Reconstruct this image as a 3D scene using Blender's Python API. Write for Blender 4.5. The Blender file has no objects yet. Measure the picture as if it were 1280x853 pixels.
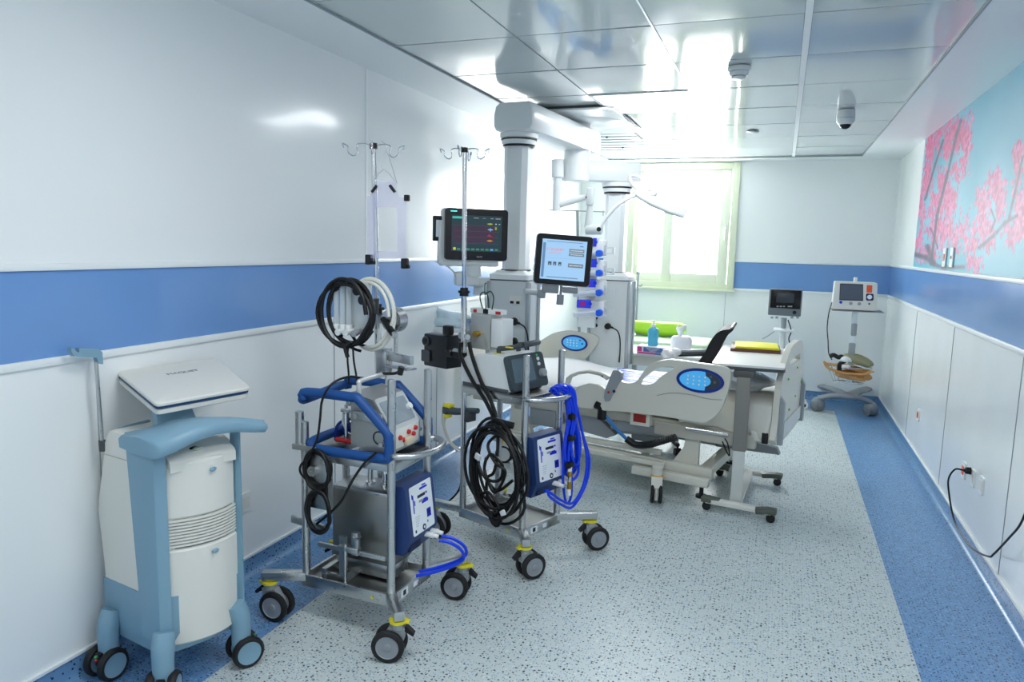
import bpy, bmesh, math, random
from mathutils import Vector, Matrix, Euler
from mathutils.geometry import tessellate_polygon
import numpy as np
S = bpy.context.scene
C = S.collection
R = math.radians

# ---------------------------------------------------------------- camera
CH = 1.485                      # eye height above the floor
FPX = 908.46                    # focal length in pixels of a 1280 wide frame
YAW, PITCH, ROLL = -.3515, -.1308, .0251
FW = Vector((math.sin(YAW)*math.cos(PITCH), math.cos(YAW)*math.cos(PITCH), math.sin(PITCH)))
_r = Vector((math.cos(YAW), -math.sin(YAW), 0)); _u = _r.cross(FW)
RT = _r*math.cos(ROLL) + _u*math.sin(ROLL)
UP = _u*math.cos(ROLL) - _r*math.sin(ROLL)
cd = bpy.data.cameras.new('camera'); cam = bpy.data.objects.new('camera', cd); C.objects.link(cam)
cd.sensor_width = 36; cd.lens = 36*FPX/1280; cd.clip_start = .05
M3 = Matrix((RT, UP, -FW)).transposed()
cam.matrix_world = Matrix.Translation((0, 0, CH)) @ M3.to_4x4()
S.camera = cam

# ---------------------------------------------------------------- world, daylight, exposure
S.view_settings.view_transform = 'Standard'; S.view_settings.look = 'None'
S.view_settings.gamma = 1; S.view_settings.use_curve_mapping = False
S.view_settings.exposure = 0.24
w = bpy.data.worlds.new('world'); S.world = w; w.use_nodes = True
bg = w.node_tree.nodes['Background']; bg.inputs[0].default_value = (.97, .99, 1, 1); bg.inputs[1].default_value = 6.0
DAY, PANEL = 158.0, 8.2
S.cycles.diffuse_bounces = 8; S.cycles.max_bounces = 14; S.cycles.transparent_max_bounces = 12
def area(name, loc, rot, sx, sy, power, col):
    l = bpy.data.lights.new(name, 'AREA'); l.shape = 'RECTANGLE'; l.size = sx; l.size_y = sy
    l.energy = power; l.color = col
    o = bpy.data.objects.new(name, l); C.objects.link(o); o.location = loc; o.rotation_euler = rot
    return o
XL, XR, YB, YF, ZC = -2.133, .99, 7.94, -2.6, 2.396
area('daylight', (-1.0, YB+.30, 1.76), (R(-90), 0, 0), 1.15, 1.3, DAY, (.955, .985, 1))

# ---------------------------------------------------------------- measuring helpers
def ray(x, y): return FW + RT*((x-640)/FPX) + UP*((426.5-y)/FPX)
def at(x, y, Y): d = ray(x, y); return Vector((0, 0, CH)) + d*(Y/d.y)
def fl(x, y, z=0.): d = ray(x, y); return Vector((0, 0, CH)) + d*((z-CH)/d.z)
def onx(x, y, X): d = ray(x, y); return Vector((0, 0, CH)) + d*(X/d.x)
def fr(O, rot):  # a thing's frame
    return Matrix.Translation((O[0], O[1], O[2] if len(O) > 2 else 0)) @ Matrix.Rotation(R(rot), 4, 'Z')
def loc(q, F, ax, v):  # point of the frame's plane (axis ax = v) seen at q
    Fi = F.inverted(); o = Fi @ Vector((0, 0, CH)); d = Fi.to_3x3() @ ray(*q)
    return o + d*((v-o[ax])/d[ax])
def locs(qs, F, ax, v): return [loc(q, F, ax, v) for q in qs]

# ---------------------------------------------------------------- materials
def lin(c): return tuple(((x/255)/12.92 if x/255 <= .04045 else ((x/255+.055)/1.055)**2.4) for x in c)
MATS = {}
def mat(name, rgb, rough=.5, metal=0., coat=0., emit=None, es=1., trans=0., alpha=1., ior=1.45, var=0.):
    if name in MATS: return MATS[name]
    m = bpy.data.materials.new(name); m.use_nodes = True; n = m.node_tree.nodes; L = m.node_tree.links
    b = n['Principled BSDF']; c = tuple(v*(.15 if emit else 1) for v in lin(rgb)) + (1,)
    b.inputs['Base Color'].default_value = c
    b.inputs['Roughness'].default_value = rough; b.inputs['Metallic'].default_value = metal
    b.inputs['Coat Weight'].default_value = coat; b.inputs['Coat Roughness'].default_value = .08
    b.inputs['Transmission Weight'].default_value = trans; b.inputs['IOR'].default_value = ior
    b.inputs['Alpha'].default_value = alpha
    if emit: b.inputs['Emission Color'].default_value = lin(emit)+(1,); b.inputs['Emission Strength'].default_value = es
    t = n.new('ShaderNodeTexNoise'); t.inputs['Scale'].default_value = 35; t.inputs['Detail'].default_value = 3
    mr = n.new('ShaderNodeMapRange'); mr.inputs[3].default_value = max(0, rough-.04-var); mr.inputs[4].default_value = rough+.04+var
    tc = n.new('ShaderNodeTexCoord'); L.new(tc.outputs['Object'], t.inputs['Vector'])
    L.new(t.outputs['Fac'], mr.inputs[0]); L.new(mr.outputs[0], b.inputs['Roughness'])
    MATS[name] = m; return m
WHITE = mat('white plastic', (226, 229, 228), .35)
CREAM = mat('cream plastic', (214, 212, 200), .38)
OFFW = mat('off white panel', (222, 221, 214), .4)
GREYP = mat('grey plastic', (150, 156, 160), .42)
DGREY = mat('dark grey plastic', (70, 76, 80), .42)
BLACK = mat('black plastic', (18, 19, 21), .4)
RUBBER = mat('black rubber', (26, 26, 28), .6)
STEEL = mat('brushed steel', (196, 198, 198), .3, 1., var=.06)
STEELD = mat('satin steel plate', (150, 150, 147), .36, 1., var=.08)
CHROME = mat('polished steel', (215, 217, 219), .14, 1.)
LBLUE = mat('pale blue plastic', (126, 162, 182), .38)
NAVY = mat('navy trim', (30, 66, 108), .4)
FRBLUE = mat('blue frame rubber', (20, 74, 140), .5)
BOXBLUE = mat('dark blue box', (32, 58, 110), .42)
HOSE = mat('bright blue hose', (8, 62, 224), .35)
YELL = mat('yellow plastic', (226, 214, 40), .45)
WHEELG = mat('wheel grey', (140, 146, 152), .5)
CABLE = mat('black cable', (12, 12, 13), .45)
WCABLE = mat('pale tubing', (212, 212, 202), .4)
CLEAR = mat('clear acrylic', (206, 204, 236), .06, alpha=.24)
TUBEC = mat('clear tube', (222, 230, 234), .08, alpha=.5)
RED = mat('red plastic', (190, 40, 36), .45)
ORANGE = mat('orange socket', (226, 84, 40), .45)
BRASS = mat('brass', (190, 150, 70), .3, 1.)
LABEL = mat('label white', (232, 236, 240), .5)
INK = mat('label blue ink', (22, 34, 190), .5)
INKD = mat('label dark ink', (24, 34, 60), .5)
DARKSCR = mat('dark display glass', (34, 40, 48), .12, coat=.5)
GLASSY = mat('monitor bezel', (10, 11, 13), .22)
SHEET = mat('white bed linen', (236, 236, 234), .75)
COVER = mat('cream bed cover', (216, 214, 204), .6)
YPAPER = mat('yellow folder card', (234, 228, 50), .6)
BROWN = mat('brown book cover', (98, 62, 48), .55)
GREEN = mat('lime upholstery', (164, 206, 50), .5)
PGREEN = mat('pale green upholstery', (196, 226, 186), .55)
MESHB = mat('black mesh fabric', (20, 21, 24), .75)
OCH = mat('tan rubber', (204, 148, 88), .6)
OLIVE = mat('olive fabric', (152, 150, 118), .8)
RAILG = mat('pendant rail grey', (170, 176, 180), .35, .6)
def glow(name, rgb, s): return mat(name, rgb, .4, emit=rgb, es=s)

# ---------------------------------------------------------------- mesh builder
def smooth_path(pts, n=6, closed=False):
    P = [Vector(p) for p in pts]; out = []; k = len(P)
    if k < 3: return P
    rng = range(k) if closed else range(k-1)
    for i in rng:
        p1, p2 = P[i], P[(i+1) % k]
        p0 = P[i-1] if (closed or i > 0) else p1*2-p2
        p3 = P[(i+2) % k] if (closed or i+2 < k) else p2*2-p1
        for j in range(n):
            t = j/n
            out.append(.5*((2*p1)+(p2-p0)*t+(2*p0-5*p1+4*p2-p3)*t*t+(3*p1-p0-3*p2+p3)*t**3))
    if not closed: out.append(P[-1])
    return out
class MB:
    def __init__(s): s.v = []; s.f = []; s.mi = []; s.m = 0; s.T = Matrix.Identity(4)
    def add(s, vs, fs, T=None):
        k = len(s.v); M = s.T @ T if T else s.T
        s.v += [M @ Vector(v) for v in vs]
        for f in fs: s.f.append([k+i for i in f]); s.mi.append(s.m)
        return s
    def bm(s, b, T=None):
        b.verts.index_update()
        s.add([v.co.copy() for v in b.verts], [[v.index for v in f.verts] for f in b.faces], T); b.free(); return s
    def box(s, c, size, rot=None, bev=0., seg=2):
        b = bmesh.new(); bmesh.ops.create_cube(b, size=1)
        for v in b.verts: v.co = Vector((v.co.x*size[0], v.co.y*size[1], v.co.z*size[2]))
        if bev: bmesh.ops.bevel(b, geom=list(b.edges), offset=min(bev, .49*min(size)), segments=seg, profile=.5, affect='EDGES')
        T = Matrix.Translation(c)
        if rot: T = T @ Euler([R(a) for a in rot]).to_matrix().to_4x4()
        return s.bm(b, T)
    def bx(s, a, b_, bev=0.):  # from corner to corner
        a = Vector(a); b_ = Vector(b_)
        return s.box((a+b_)/2, [abs(x) for x in (b_-a)], bev=bev)
    def beam(s, p0, p1, w, h, bev=.002, up=(0, 0, 1)):
        p0 = Vector(p0); p1 = Vector(p1); d = p1-p0; L_ = d.length; x = d.normalized(); up = Vector(up)
        y = up.cross(x)
        if y.length < 1e-4: y = Vector((0, 1, 0))
        y.normalize(); z = x.cross(y)
        b = bmesh.new(); bmesh.ops.create_cube(b, size=1)
        for v in b.verts: v.co = Vector((v.co.x*L_, v.co.y*w, v.co.z*h))
        if bev: bmesh.ops.bevel(b, geom=list(b.edges), offset=min(bev, .4*min(w, h)), segments=2, profile=.5, affect='EDGES')
        T = Matrix((x, y, z)).transposed().to_4x4(); T.translation = (p0+p1)/2
        return s.bm(b, T)
    def cyl(s, p0, p1, r, r2=None, seg=20, cap=True):
        return s.tube([p0, p1], r, seg, r2=r2, n=1, cap=cap)
    def tube(s, pts, r, seg=8, closed=False, n=6, r2=None, cap=True, flat=None):
        P = smooth_path(pts, n, closed) if n > 1 else [Vector(p) for p in pts]
        k = len(P); vs = []; fs = []; up = None
        for i, p in enumerate(P):
            if closed: t = P[(i+1) % k]-P[i-1]
            else: t = P[min(i+1, k-1)]-P[max(i-1, 0)]
            t.normalize()
            if up is None:
                a = Vector((0, 0, 1)) if abs(t.z) < .9 else Vector((1, 0, 0)); up = (a-t*a.dot(t)).normalized()
            else: up = (up-t*up.dot(t)).normalized()
            sd = t.cross(up); rr = r if r2 is None else r+(r2-r)*i/(k-1)
            if callable(r): rr = r(i/(k-1))
            for j in range(seg):
                a = 2*math.pi*(j+.5)/seg
                vs.append(p+up*math.cos(a)*rr*(flat or 1)+sd*math.sin(a)*rr)
        for i in range(k if closed else k-1):
            for j in range(seg):
                a, b = i*seg, ((i+1) % k)*seg
                fs.append((a+j, a+(j+1) % seg, b+(j+1) % seg, b+j))
        if cap and not closed: fs.append(tuple(range(seg-1, -1, -1))); fs.append(tuple((k-1)*seg+j for j in range(seg)))
        return s.add(vs, fs)
    def prism(s, outer, thick, T=None, holes=()):
        """outer: 2D outline in the XY plane of T, thickness along its Z"""
        polys = [[Vector((p[0], p[1], 0)) for p in q] for q in ([outer]+list(holes))]
        tris = tessellate_polygon(polys); flat = [p for q in polys for p in q]; n = len(flat)
        vs = [p.copy() for p in flat]+[p+Vector((0, 0, thick)) for p in flat]; fs = []
        for t in tris: fs.append(t); fs.append(tuple(n+i for i in reversed(t)))
        k = 0
        for q in polys:
            for i in range(len(q)): a, b = k+i, k+(i+1) % len(q); fs.append((a, b, n+b, n+a))
            k += len(q)
        return s.add(vs, fs, T)
    def slab(s, pts, d, holes=()):
        """outline of 3D points swept by the vector d"""
        pts = [Vector(p) for p in pts]; hs = [[Vector(p) for p in h] for h in holes]
        polys = [pts]+hs; tris = tessellate_polygon(polys); flat = [p for q in polys for p in q]; n = len(flat); d = Vector(d)
        vs = flat+[p+d for p in flat]; fs = []
        for t in tris: fs.append(t); fs.append(tuple(n+i for i in reversed(t)))
        k = 0
        for q in polys:
            for i in range(len(q)): a, b = k+i, k+(i+1) % len(q); fs.append((a, b, n+b, n+a))
            k += len(q)
        return s.add(vs, fs)
    def loft(s, rings, cap=True, closed=True):
        n = len(rings[0]); vs = [v for r_ in rings for v in r_]; fs = []
        for i in range(len(rings)-1):
            for j in range(n if closed else n-1): a, b = i*n, (i+1)*n; fs.append((a+j, a+(j+1) % n, b+(j+1) % n, b+j))
        if cap: fs.append(tuple(range(n-1, -1, -1))); fs.append(tuple((len(rings)-1)*n+j for j in range(n)))
        return s.add(vs, fs)
    def lathe(s, prof, T=None, seg=24):
        rings = [[(r*math.cos(2*math.pi*j/seg), r*math.sin(2*math.pi*j/seg), z) for j in range(seg)] for r, z in prof]
        n = seg; vs = [v for r_ in rings for v in r_]; fs = []
        for i in range(len(rings)-1):
            for j in range(n): a, b = i*n, (i+1)*n; fs.append((a+j, a+(j+1) % n, b+(j+1) % n, b+j))
        fs.append(tuple(range(n-1, -1, -1))); fs.append(tuple((len(rings)-1)*n+j for j in range(n)))
        return s.add(vs, fs, T)
    def ball(s, c, r, sc=(1, 1, 1), seg=16, T=None):
        b = bmesh.new(); bmesh.ops.create_uvsphere(b, u_segments=seg, v_segments=seg//2+2, radius=r)
        for v in b.verts: v.co = Vector((v.co.x*sc[0], v.co.y*sc[1], v.co.z*sc[2]))+Vector(c)
        return s.bm(b, T)
    def build(s, name, mats, parent=None, M=None, sharp=38, fix=True):
        me = bpy.data.meshes.new(name); me.from_pydata([tuple(v) for v in s.v], [], s.f)
        if not isinstance(mats, (list, tuple)): mats = [mats]
        for m in mats: me.materials.append(m)
        me.polygons.foreach_set('material_index', s.mi)
        me.polygons.foreach_set('use_smooth', [True]*len(s.f)); me.update()
        if fix:
            b = bmesh.new(); b.from_mesh(me); bmesh.ops.recalc_face_normals(b, faces=b.faces); b.to_mesh(me); b.free()
        me.set_sharp_from_angle(angle=R(sharp))
        o = bpy.data.objects.new(name, me); C.objects.link(o)
        if parent: o.parent = parent
        if M is not None: o.matrix_local = M
        return o
def thing(name, F, label, cat, group=None):
    o = bpy.data.objects.new(name, None); C.objects.link(o); o.empty_display_size = .1
    o.matrix_world = F if isinstance(F, Matrix) else Matrix.Translation(F)
    o['label'] = label; o['category'] = cat
    if group: o['group'] = group
    return o
def tag(o, label, cat, group=None):
    o['label'] = label; o['category'] = cat
    if group: o['group'] = group
    return o
def struct(o): o['kind'] = 'structure'; return o
def copy_tree(o, parent=None):
    c = o.copy(); C.objects.link(c)
    if parent: c.parent = parent
    for ch in [x for x in bpy.data.objects if x.parent == o]: copy_tree(ch, c)
    return c
def single(mb, name, mats, label, cat, group=None, origin=None):
    """a one-mesh thing with its origin at its lowest point"""
    vs = mb.v; lo = min(v.z for v in vs); cx = sum(v.x for v in vs)/len(vs); cy = sum(v.y for v in vs)/len(vs)
    o0 = Vector(origin) if origin else Vector((cx, cy, lo)); mb.v = [v-o0 for v in vs]
    o = mb.build(name, mats); o.location = o0; return tag(o, label, cat, group)
def text(s, size, T, m, parent, name='lettering', ext=.0004, sx=1.):
    cu = bpy.data.curves.new(name, 'FONT'); cu.body = s; cu.size = size; cu.extrude = ext; cu.align_x = 'CENTER'; cu.align_y = 'CENTER'
    t = bpy.data.objects.new(name, cu); C.objects.link(t)
    me = bpy.data.meshes.new_from_object(t.evaluated_get(bpy.context.evaluated_depsgraph_get()))
    bpy.data.objects.remove(t); me.materials.clear(); me.materials.append(m)
    o = bpy.data.objects.new(name, me); C.objects.link(o); o.parent = parent
    o.matrix_local = T @ Matrix.Diagonal((sx, 1, 1, 1)); return o
def axes(o, x, y):  # matrix with given x and y directions
    x = Vector(x).normalized(); z = x.cross(Vector(y)).normalized(); y = z.cross(x)
    T = Matrix((x, y, z)).transposed().to_4x4(); T.translation = o; return T
def rr(w, h, r, n=5):  # rounded rectangle outline
    P = []
    for cx, cy, a0 in ((w/2-r, h/2-r, 0), (-w/2+r, h/2-r, 90), (-w/2+r, -h/2+r, 180), (w/2-r, -h/2+r, 270)):
        for i in range(n+1): a = R(a0+90*i/n); P.append((cx+r*math.cos(a), cy+r*math.sin(a)))
    return P
def ell(rx, ry, n=28, cx=0, cy=0): return [(cx+rx*math.cos(2*math.pi*i/n), cy+ry*math.sin(2*math.pi*i/n)) for i in range(n)]

# ================================================================ ROOM
def nodes(m): return m.node_tree.nodes, m.node_tree.links
def wallmat(name, rgb, rough, bump=.0):
    m = mat(name, rgb, rough, coat=.25); n, L = nodes(m); b = n['Principled BSDF']
    t = n.new('ShaderNodeTexNoise'); t.inputs['Scale'].default_value = 1.6; t.inputs['Detail'].default_value = 1
    tc = n.new('ShaderNodeTexCoord'); L.new(tc.outputs['Object'], t.inputs['Vector'])
    bp = n.new('ShaderNodeBump'); bp.inputs['Strength'].default_value = bump; bp.inputs['Distance'].default_value = .04
    L.new(t.outputs['Fac'], bp.inputs['Height']); L.new(bp.outputs['Normal'], b.inputs['Normal']); L.new(bp.outputs['Normal'], b.inputs['Coat Normal'])
    return m
WALL = wallmat('glossy white wall panel', (238, 241, 241), .2, .25)
BAND = wallmat('blue wall band', (110, 152, 208), .2, .2)
TRIM = mat('white wall trim', (232, 236, 236), .35)
GYP = mat('painted ceiling border', (236, 240, 241), .35)
TILE = wallmat('glossy metal ceiling tile', (196, 204, 204), .09, .12)
SEAM = mat('dark seam', (38, 44, 46), .6)
def floormat(name, base, specks, dens, dim='2D'):
    m = mat(name, base, .3); n, L = nodes(m); b = n['Principled BSDF']
    tc = n.new('ShaderNodeTexCoord'); prev = None
    mp = n.new('ShaderNodeTexNoise'); mp.inputs['Scale'].default_value = 90; L.new(tc.outputs['Object'], mp.inputs['Vector'])
    col = n.new('ShaderNodeRGB'); col.outputs[0].default_value = lin(base)+(1,); prev = col.outputs[0]
    for i, (c, sc, th, gate) in enumerate(specks):
        off = n.new('ShaderNodeVectorMath'); off.operation = 'MULTIPLY_ADD'; off.inputs[1].default_value = (.004, .004, .0)
        L.new(mp.outputs['Color'], off.inputs[0]); L.new(tc.outputs['Object'], off.inputs[2])
        vo = n.new('ShaderNodeTexVoronoi'); vo.inputs['Scale'].default_value = sc; vo.voronoi_dimensions = dim
        sh = n.new('ShaderNodeVectorMath'); sh.operation = 'ADD'; sh.inputs[1].default_value = (i*3.7, i*1.9, 0)
        L.new(off.outputs[0], sh.inputs[0]); L.new(sh.outputs[0], vo.inputs['Vector'])
        lt = n.new('ShaderNodeMath'); lt.operation = 'LESS_THAN'; lt.inputs[1].default_value = th; L.new(vo.outputs['Distance'], lt.inputs[0])
        sep = n.new('ShaderNodeSeparateColor'); L.new(vo.outputs['Color'], sep.inputs[0])
        g = n.new('ShaderNodeMath'); g.operation = 'LESS_THAN'; g.inputs[1].default_value = gate; L.new(sep.outputs[0], g.inputs[0])
        mu = n.new('ShaderNodeMath'); mu.operation = 'MULTIPLY'; L.new(lt.outputs[0], mu.inputs[0]); L.new(g.outputs[0], mu.inputs[1])
        mx = n.new('ShaderNodeMix'); mx.data_type = 'RGBA'; mx.inputs['B'].default_value = lin(c)+(1,)
        L.new(mu.outputs[0], mx.inputs['Factor']); L.new(prev, mx.inputs['A']); prev = mx.outputs['Result']
    L.new(prev, b.inputs['Base Color'])
    return m
FLOORL = floormat('pale speckled vinyl', (196, 206, 206), [((210, 218, 218), 55, .3, .2), ((140, 172, 196), 75, .24, .3), ((40, 52, 62), 62, .24, .22), ((84, 100, 110), 100, .22, .3)], 1)
FLOORB = floormat('blue speckled vinyl', (104, 148, 194), [((126, 168, 208), 60, .3, .3), ((40, 78, 130), 80, .22, .3), ((22, 36, 58), 70, .23, .22), ((34, 54, 84), 110, .22, .25)], 1)
FLOORC = floormat('blue coved vinyl', (106, 147, 188), [((40, 78, 130), 80, .30, .3), ((22, 36, 58), 70, .30, .25)], 1, '3D')
XB, XBL, YBB = .56, -1.735, 7.42
def quad(m, pts): m.add(pts, [(0, 1, 2, 3)])
m = MB(); m.bx((XBL, YF, -.05), (XB, YBB, 0)); f0 = struct(m.build('floor', FLOORL))
for i, (a, b) in enumerate((((XL-.1, YF), (XBL, YB+.1)), ((XB, YF), (XR+.1, YB+.1)), ((XBL, YBB), (XB, YB+.1)))):
    m = MB(); m.bx((*a, -.05), (*b, 0)); struct(m.build('floor_border', FLOORB))
def cove(name, p0, p1, nrm):
    """coved vinyl skirting between two floor points, rising up the wall"""
    prof = [(.045, .0005)]+[(.045-.04*math.sin(R(a)), .0005+.04*(1-math.cos(R(a)))) for a in (15, 30, 45, 60, 75, 90)]+[(.005, .083), (0, .083), (0, 0)]
    m = MB(); n_ = Vector((*nrm, 0)); rings = []
    for p in (p0, p1): rings.append([Vector((*p, 0))+n_*d+Vector((0, 0, z)) for d, z in prof])
    m.loft(rings); o = struct(m.build(name, FLOORC))
    m = MB(); q0 = Vector((*p0, .083)); q1 = Vector((*p1, .083))
    m.beam(q0+n_*.005+Vector((0, 0, .006)), q1+n_*.005+Vector((0, 0, .006)), .010, .012, .001)
    struct(m.build(name.replace('baseboard', 'trim')+'_cap', TRIM))
cove('baseboard_left', (XL, YF), (XL, YB), (1, 0)); cove('baseboard_right', (XR, YF), (XR, YB), (-1, 0)); cove('baseboard_back', (XL, YB), (XR, YB), (0, -1))
ZB, ZT = 1.099, 1.372
def wall_run(name, x):
    t = .1 if x > 0 else -.1
    m = MB(); m.bx((x, YF, 0), (x+t, YB+.1, ZB)); m.m = 1; m.bx((x, YF, ZB), (x+t, YB+.1, ZT)); m.m = 0; m.bx((x, YF, ZT), (x+t, YB+.1, ZC+.1))
    return struct(m.build(name, [WALL, BAND]))
wall_run('wall_left', XL); wall_run('wall_right', XR)
m = MB(); m.bx((XL-.1, YF-.1, 0), (XR+.1, YF, ZC+.1)); struct(m.build('wall_front', WALL))
# back wall with the window opening
WX0, WX1, WZ0, WZ1 = -1.60, -.463, 1.07, 2.385
m = MB()
for x0, x1 in ((XL, WX0), (WX1, XR)):
    m.m = 0; m.bx((x0, YB, 0), (x1, YB+.2, ZB)); m.m = 1; m.bx((x0, YB, ZB), (x1, YB+.2, ZT)); m.m = 0; m.bx((x0, YB, ZT), (x1, YB+.2, ZC+.1))
m.bx((WX0, YB, 0), (WX1, YB+.2, WZ0)); m.bx((WX0, YB, WZ1), (WX1, YB+.2, ZC+.1))
struct(m.build('wall_back', [WALL, BAND]))
def bead(name, p0, p1, h=.022): m = MB(); m.beam(p0, p1, .012, h, .003); return struct(m.build(name, TRIM))
for z, h in ((ZT+.011, .022), (ZB-.012, .026)):
    bead('trim_left', (XL+.004, YF, z), (XL+.004, YB, z), h); bead('trim_right', (XR-.004, YF, z), (XR-.004, YB, z), h)
    bead('trim_back', (WX1, YB-.004, z), (XR, YB-.004, z), h); bead('trim_back', (XL, YB-.004, z), (WX0, YB-.004, z), h)
# panel seams
def seam(p0, p1, w, up, mt=None):
    m = MB(); m.beam(p0, p1, w, .003, 0, up); return struct(m.build('trim_seam', mt or TRIM))
for y in (onx(458, 200, XL).y, ):
    for k in (0, 2.4): seam((XL+.001, y+1.2*k, ZT+.02), (XL+.001, y+1.2*k, ZC), .016, (1, 0, 0), TRIM)
for y in (onx(212, 560, XL).y-.3, onx(418, 500, XL).y, onx(418, 500, XL).y+1.2, onx(418, 500, XL).y+2.4): seam((XL+.001, y, .095), (XL+.001, y, ZB-.03), .004, (1, 0, 0), GREYP)
for y in (onx(1262, 600, XR).y, onx(1182, 520, XR).y, onx(1138, 480, XR).y, onx(1262, 600, XR).y-1.2): seam((XR-.001, y, .095), (XR-.001, y, ZB-.03), .004, (1, 0, 0), GREYP)
seam((at(905, 400, YB).x, YB-.001, .095), (at(905, 400, YB).x, YB-.001, WZ0), .004, (0, 1, 0), GREYP)
# ceiling
X0, TW, Y2, TR = -1.777, .6024, 3.149, .6413
XE = X0+4*TW; YE = Y2+7*TR
m = MB(); m.bx((XL-.1, YF, ZC), (X0, YB+.1, ZC+.06)); m.bx((XE, YF, ZC), (XR+.1, YB+.1, ZC+.06)); m.bx((X0, YE, ZC), (XE, YB+.1, ZC+.06))
struct(m.build('ceiling_border', GYP))
m = MB(); m.bx((X0-.02, YF, ZC+.035), (XE+.02, YE+.02, ZC+.06)); struct(m.build('ceiling_void', SEAM))
random.seed(5)
PANELS = {(1, 2)}|{(1, -3), (2, -6), (0, -8), (3, -3)}
VENTS = {(0, 4), (0, 5)}
m = MB()
for j in range(-9, 7):
    for i in range(4):
        if (i, j) in PANELS: continue
        x0, x1 = X0+i*TW+.0035, X0+(i+1)*TW-.0035; y0, y1 = Y2+j*TR+.0052, Y2+(j+1)*TR-.0052
        if i in (2,): x1 -= .012
        if i in (3,): x0 += .012
        z = ZC+.006; n = 6; vs = []; fs = []; a = random.uniform(-.0022, .0022); b = random.uniform(-.002, .002); sg = random.uniform(.0006, .0022)
        for q in range(n+1):
            for p in range(n+1):
                u, v = p/n, q/n; zz = z+a*(u-.5)+b*(v-.5)-sg*(1-(2*u-1)**2)*(1-(2*v-1)**2)
                vs.append((x0+(x1-x0)*u, y0+(y1-y0)*v, zz))
        for q in range(n):
            for p in range(n): k = q*(n+1)+p; fs.append((k, k+n+1, k+n+2, k+1))
        k = len(vs); vs += [(x0, y0, z+.02), (x1, y0, z+.02), (x1, y1, z+.02), (x0, y1, z+.02)]
        e = [0, n, (n+1)*(n+1)-1, n*(n+1)]
        for c in range(4): fs.append((e[c], e[(c+1) % 4], k+(c+1) % 4, k+c))
        fs.append((k, k+3, k+2, k+1)); m.add(vs, fs)
struct(m.build('ceiling', TILE, fix=True))
m = MB(); m.bx((X0+3*TW-.014, YF, ZC+.001), (X0+3*TW+.014, YE, ZC+.012)); m.bx((X0+2*TW-.004, YF, ZC+.002), (X0+2*TW+.004, YE, ZC+.010))
struct(m.build('trim_ceiling_bar', TRIM))
m = MB()
for x in (X0, XE): m.bx((x-.006, YF, ZC-.002), (x+.004, YE, ZC+.004))
m.bx((X0, YE-.004, ZC-.004), (XE, YE+.006, ZC+.004)); struct(m.build('trim_ceiling_edge', mat('edge bead', (150, 160, 164), .4)))
for k, (i, j) in enumerate(sorted(PANELS)):
    x0, y0 = X0+i*TW, Y2+j*TR; cx, cy = x0+TW/2, y0+TR/2
    lab = 'square lit ceiling light panel near the pendant mount' if (i, j) == (1, 2) else 'square lit ceiling light panel behind the viewpoint, outside the photo'
    t = thing('ceiling_light', (cx, cy, ZC), lab, 'ceiling light', None if (i, j) == (1, 2) else 'ceiling lights behind the viewpoint')
    f = MB(); f.prism(rr(TW-.006, TR-.006, .004), .02, Matrix.Translation((0, 0, .0)), holes=[rr(TW-.05, TR-.05, .004)]); f.build('frame', TRIM, t)
    d = MB(); d.box((0, 0, .012), (TW-.05, TR-.05, .006)); d.build('diffuser', glow('lit diffuser', (250, 253, 255), 4.), t)
    a_ = area('panel_light', (cx, cy, ZC-.006), (0, 0, 0), TW-.08, TR-.08, PANEL if j < 0 else PANEL*1.1, (.955, .985, 1))
# slotted grilles left of the mount
for (i, j) in sorted(VENTS):
    cx, cy = X0+(i+.5)*TW, Y2+(j+.5)*TR
    t = thing('ceiling_vent', (cx, cy, ZC), 'slotted white ceiling grille '+('just beyond the pendant mount plate' if j == 4 else 'nearest the window wall, left of the light reflections'), 'vent')
    f = MB()
    for k in range(4): f.box((0, -.24+k*.16, .0), (TW-.02, .07, .008), bev=.002)
    f.build('slat', TRIM, t)
    g = MB(); g.box((0, 0, .004), (TW-.012, TR-.012, .004)); g.build('backing', mat('vent shade', (150, 160, 160), .5), t)
    h = MB(); h.cyl((.05, 0, -.004), (.05, 0, -.014), .012, .006); h.build('screw_cap', SEAM, t)
# window
WFR = mat('pale aluminium window frame', (220, 225, 200), .35, coat=.2)
SASH = mat('cream window sash', (230, 233, 215), .35)
def ring_frame(m, x0, x1, z0, z1, w, y0, y1, bev=.004):
    for a, b in (((x0, z0), (x0+w, z1)), ((x1-w, z0), (x1, z1)), ((x0+w, z0), (x1-w, z0+w)), ((x0+w, z1-w), (x1-w, z1))):
        m.bx((a[0], y0, a[1]), (b[0], y1, b[1]), bev=bev)
win = bpy.data.objects.new('window_1', None); C.objects.link(win); win.location = (0, 0, 0); struct(win)
m = MB(); ring_frame(m, WX0, WX1, WZ0, WZ1, .07, YB-.03, YB+.12); m.build('frame', WFR, win)
for (x0, x1, y, z1_) in ((-1.58, -1.11, YB+.01, 2.375), (-1.22, -.54, YB-.015, 2.375)):
    m = MB(); ring_frame(m, x0, x1, 1.135, z1_, .102, y, y+.045, .006); s_ = m.build('sash', SASH, win)
    g = MB(); g.bx((x0+.09, y+.02, 1.225), (x1-.09, y+.026, z1_-.09)); g.build('glass', mat('window glass', (245, 250, 250), .05, alpha=.08), s_)
m = MB(); m.tube([(-.575, YB-.02, 1.72), (-.575, YB-.05, 1.70), (-.575, YB-.055, 1.62), (-.575, YB-.05, 1.60)], .009); m.box((-.575, YB-.02, 1.72), (.024, .01, .07), bev=.003); m.build('handle', WHITE, win)
m = MB(); m.bx((WX0-.02, YB-.06, WZ0-.012), (WX1+.02, YB, WZ0+.01), bev=.003); m.build('sill', WFR, win)

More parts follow.
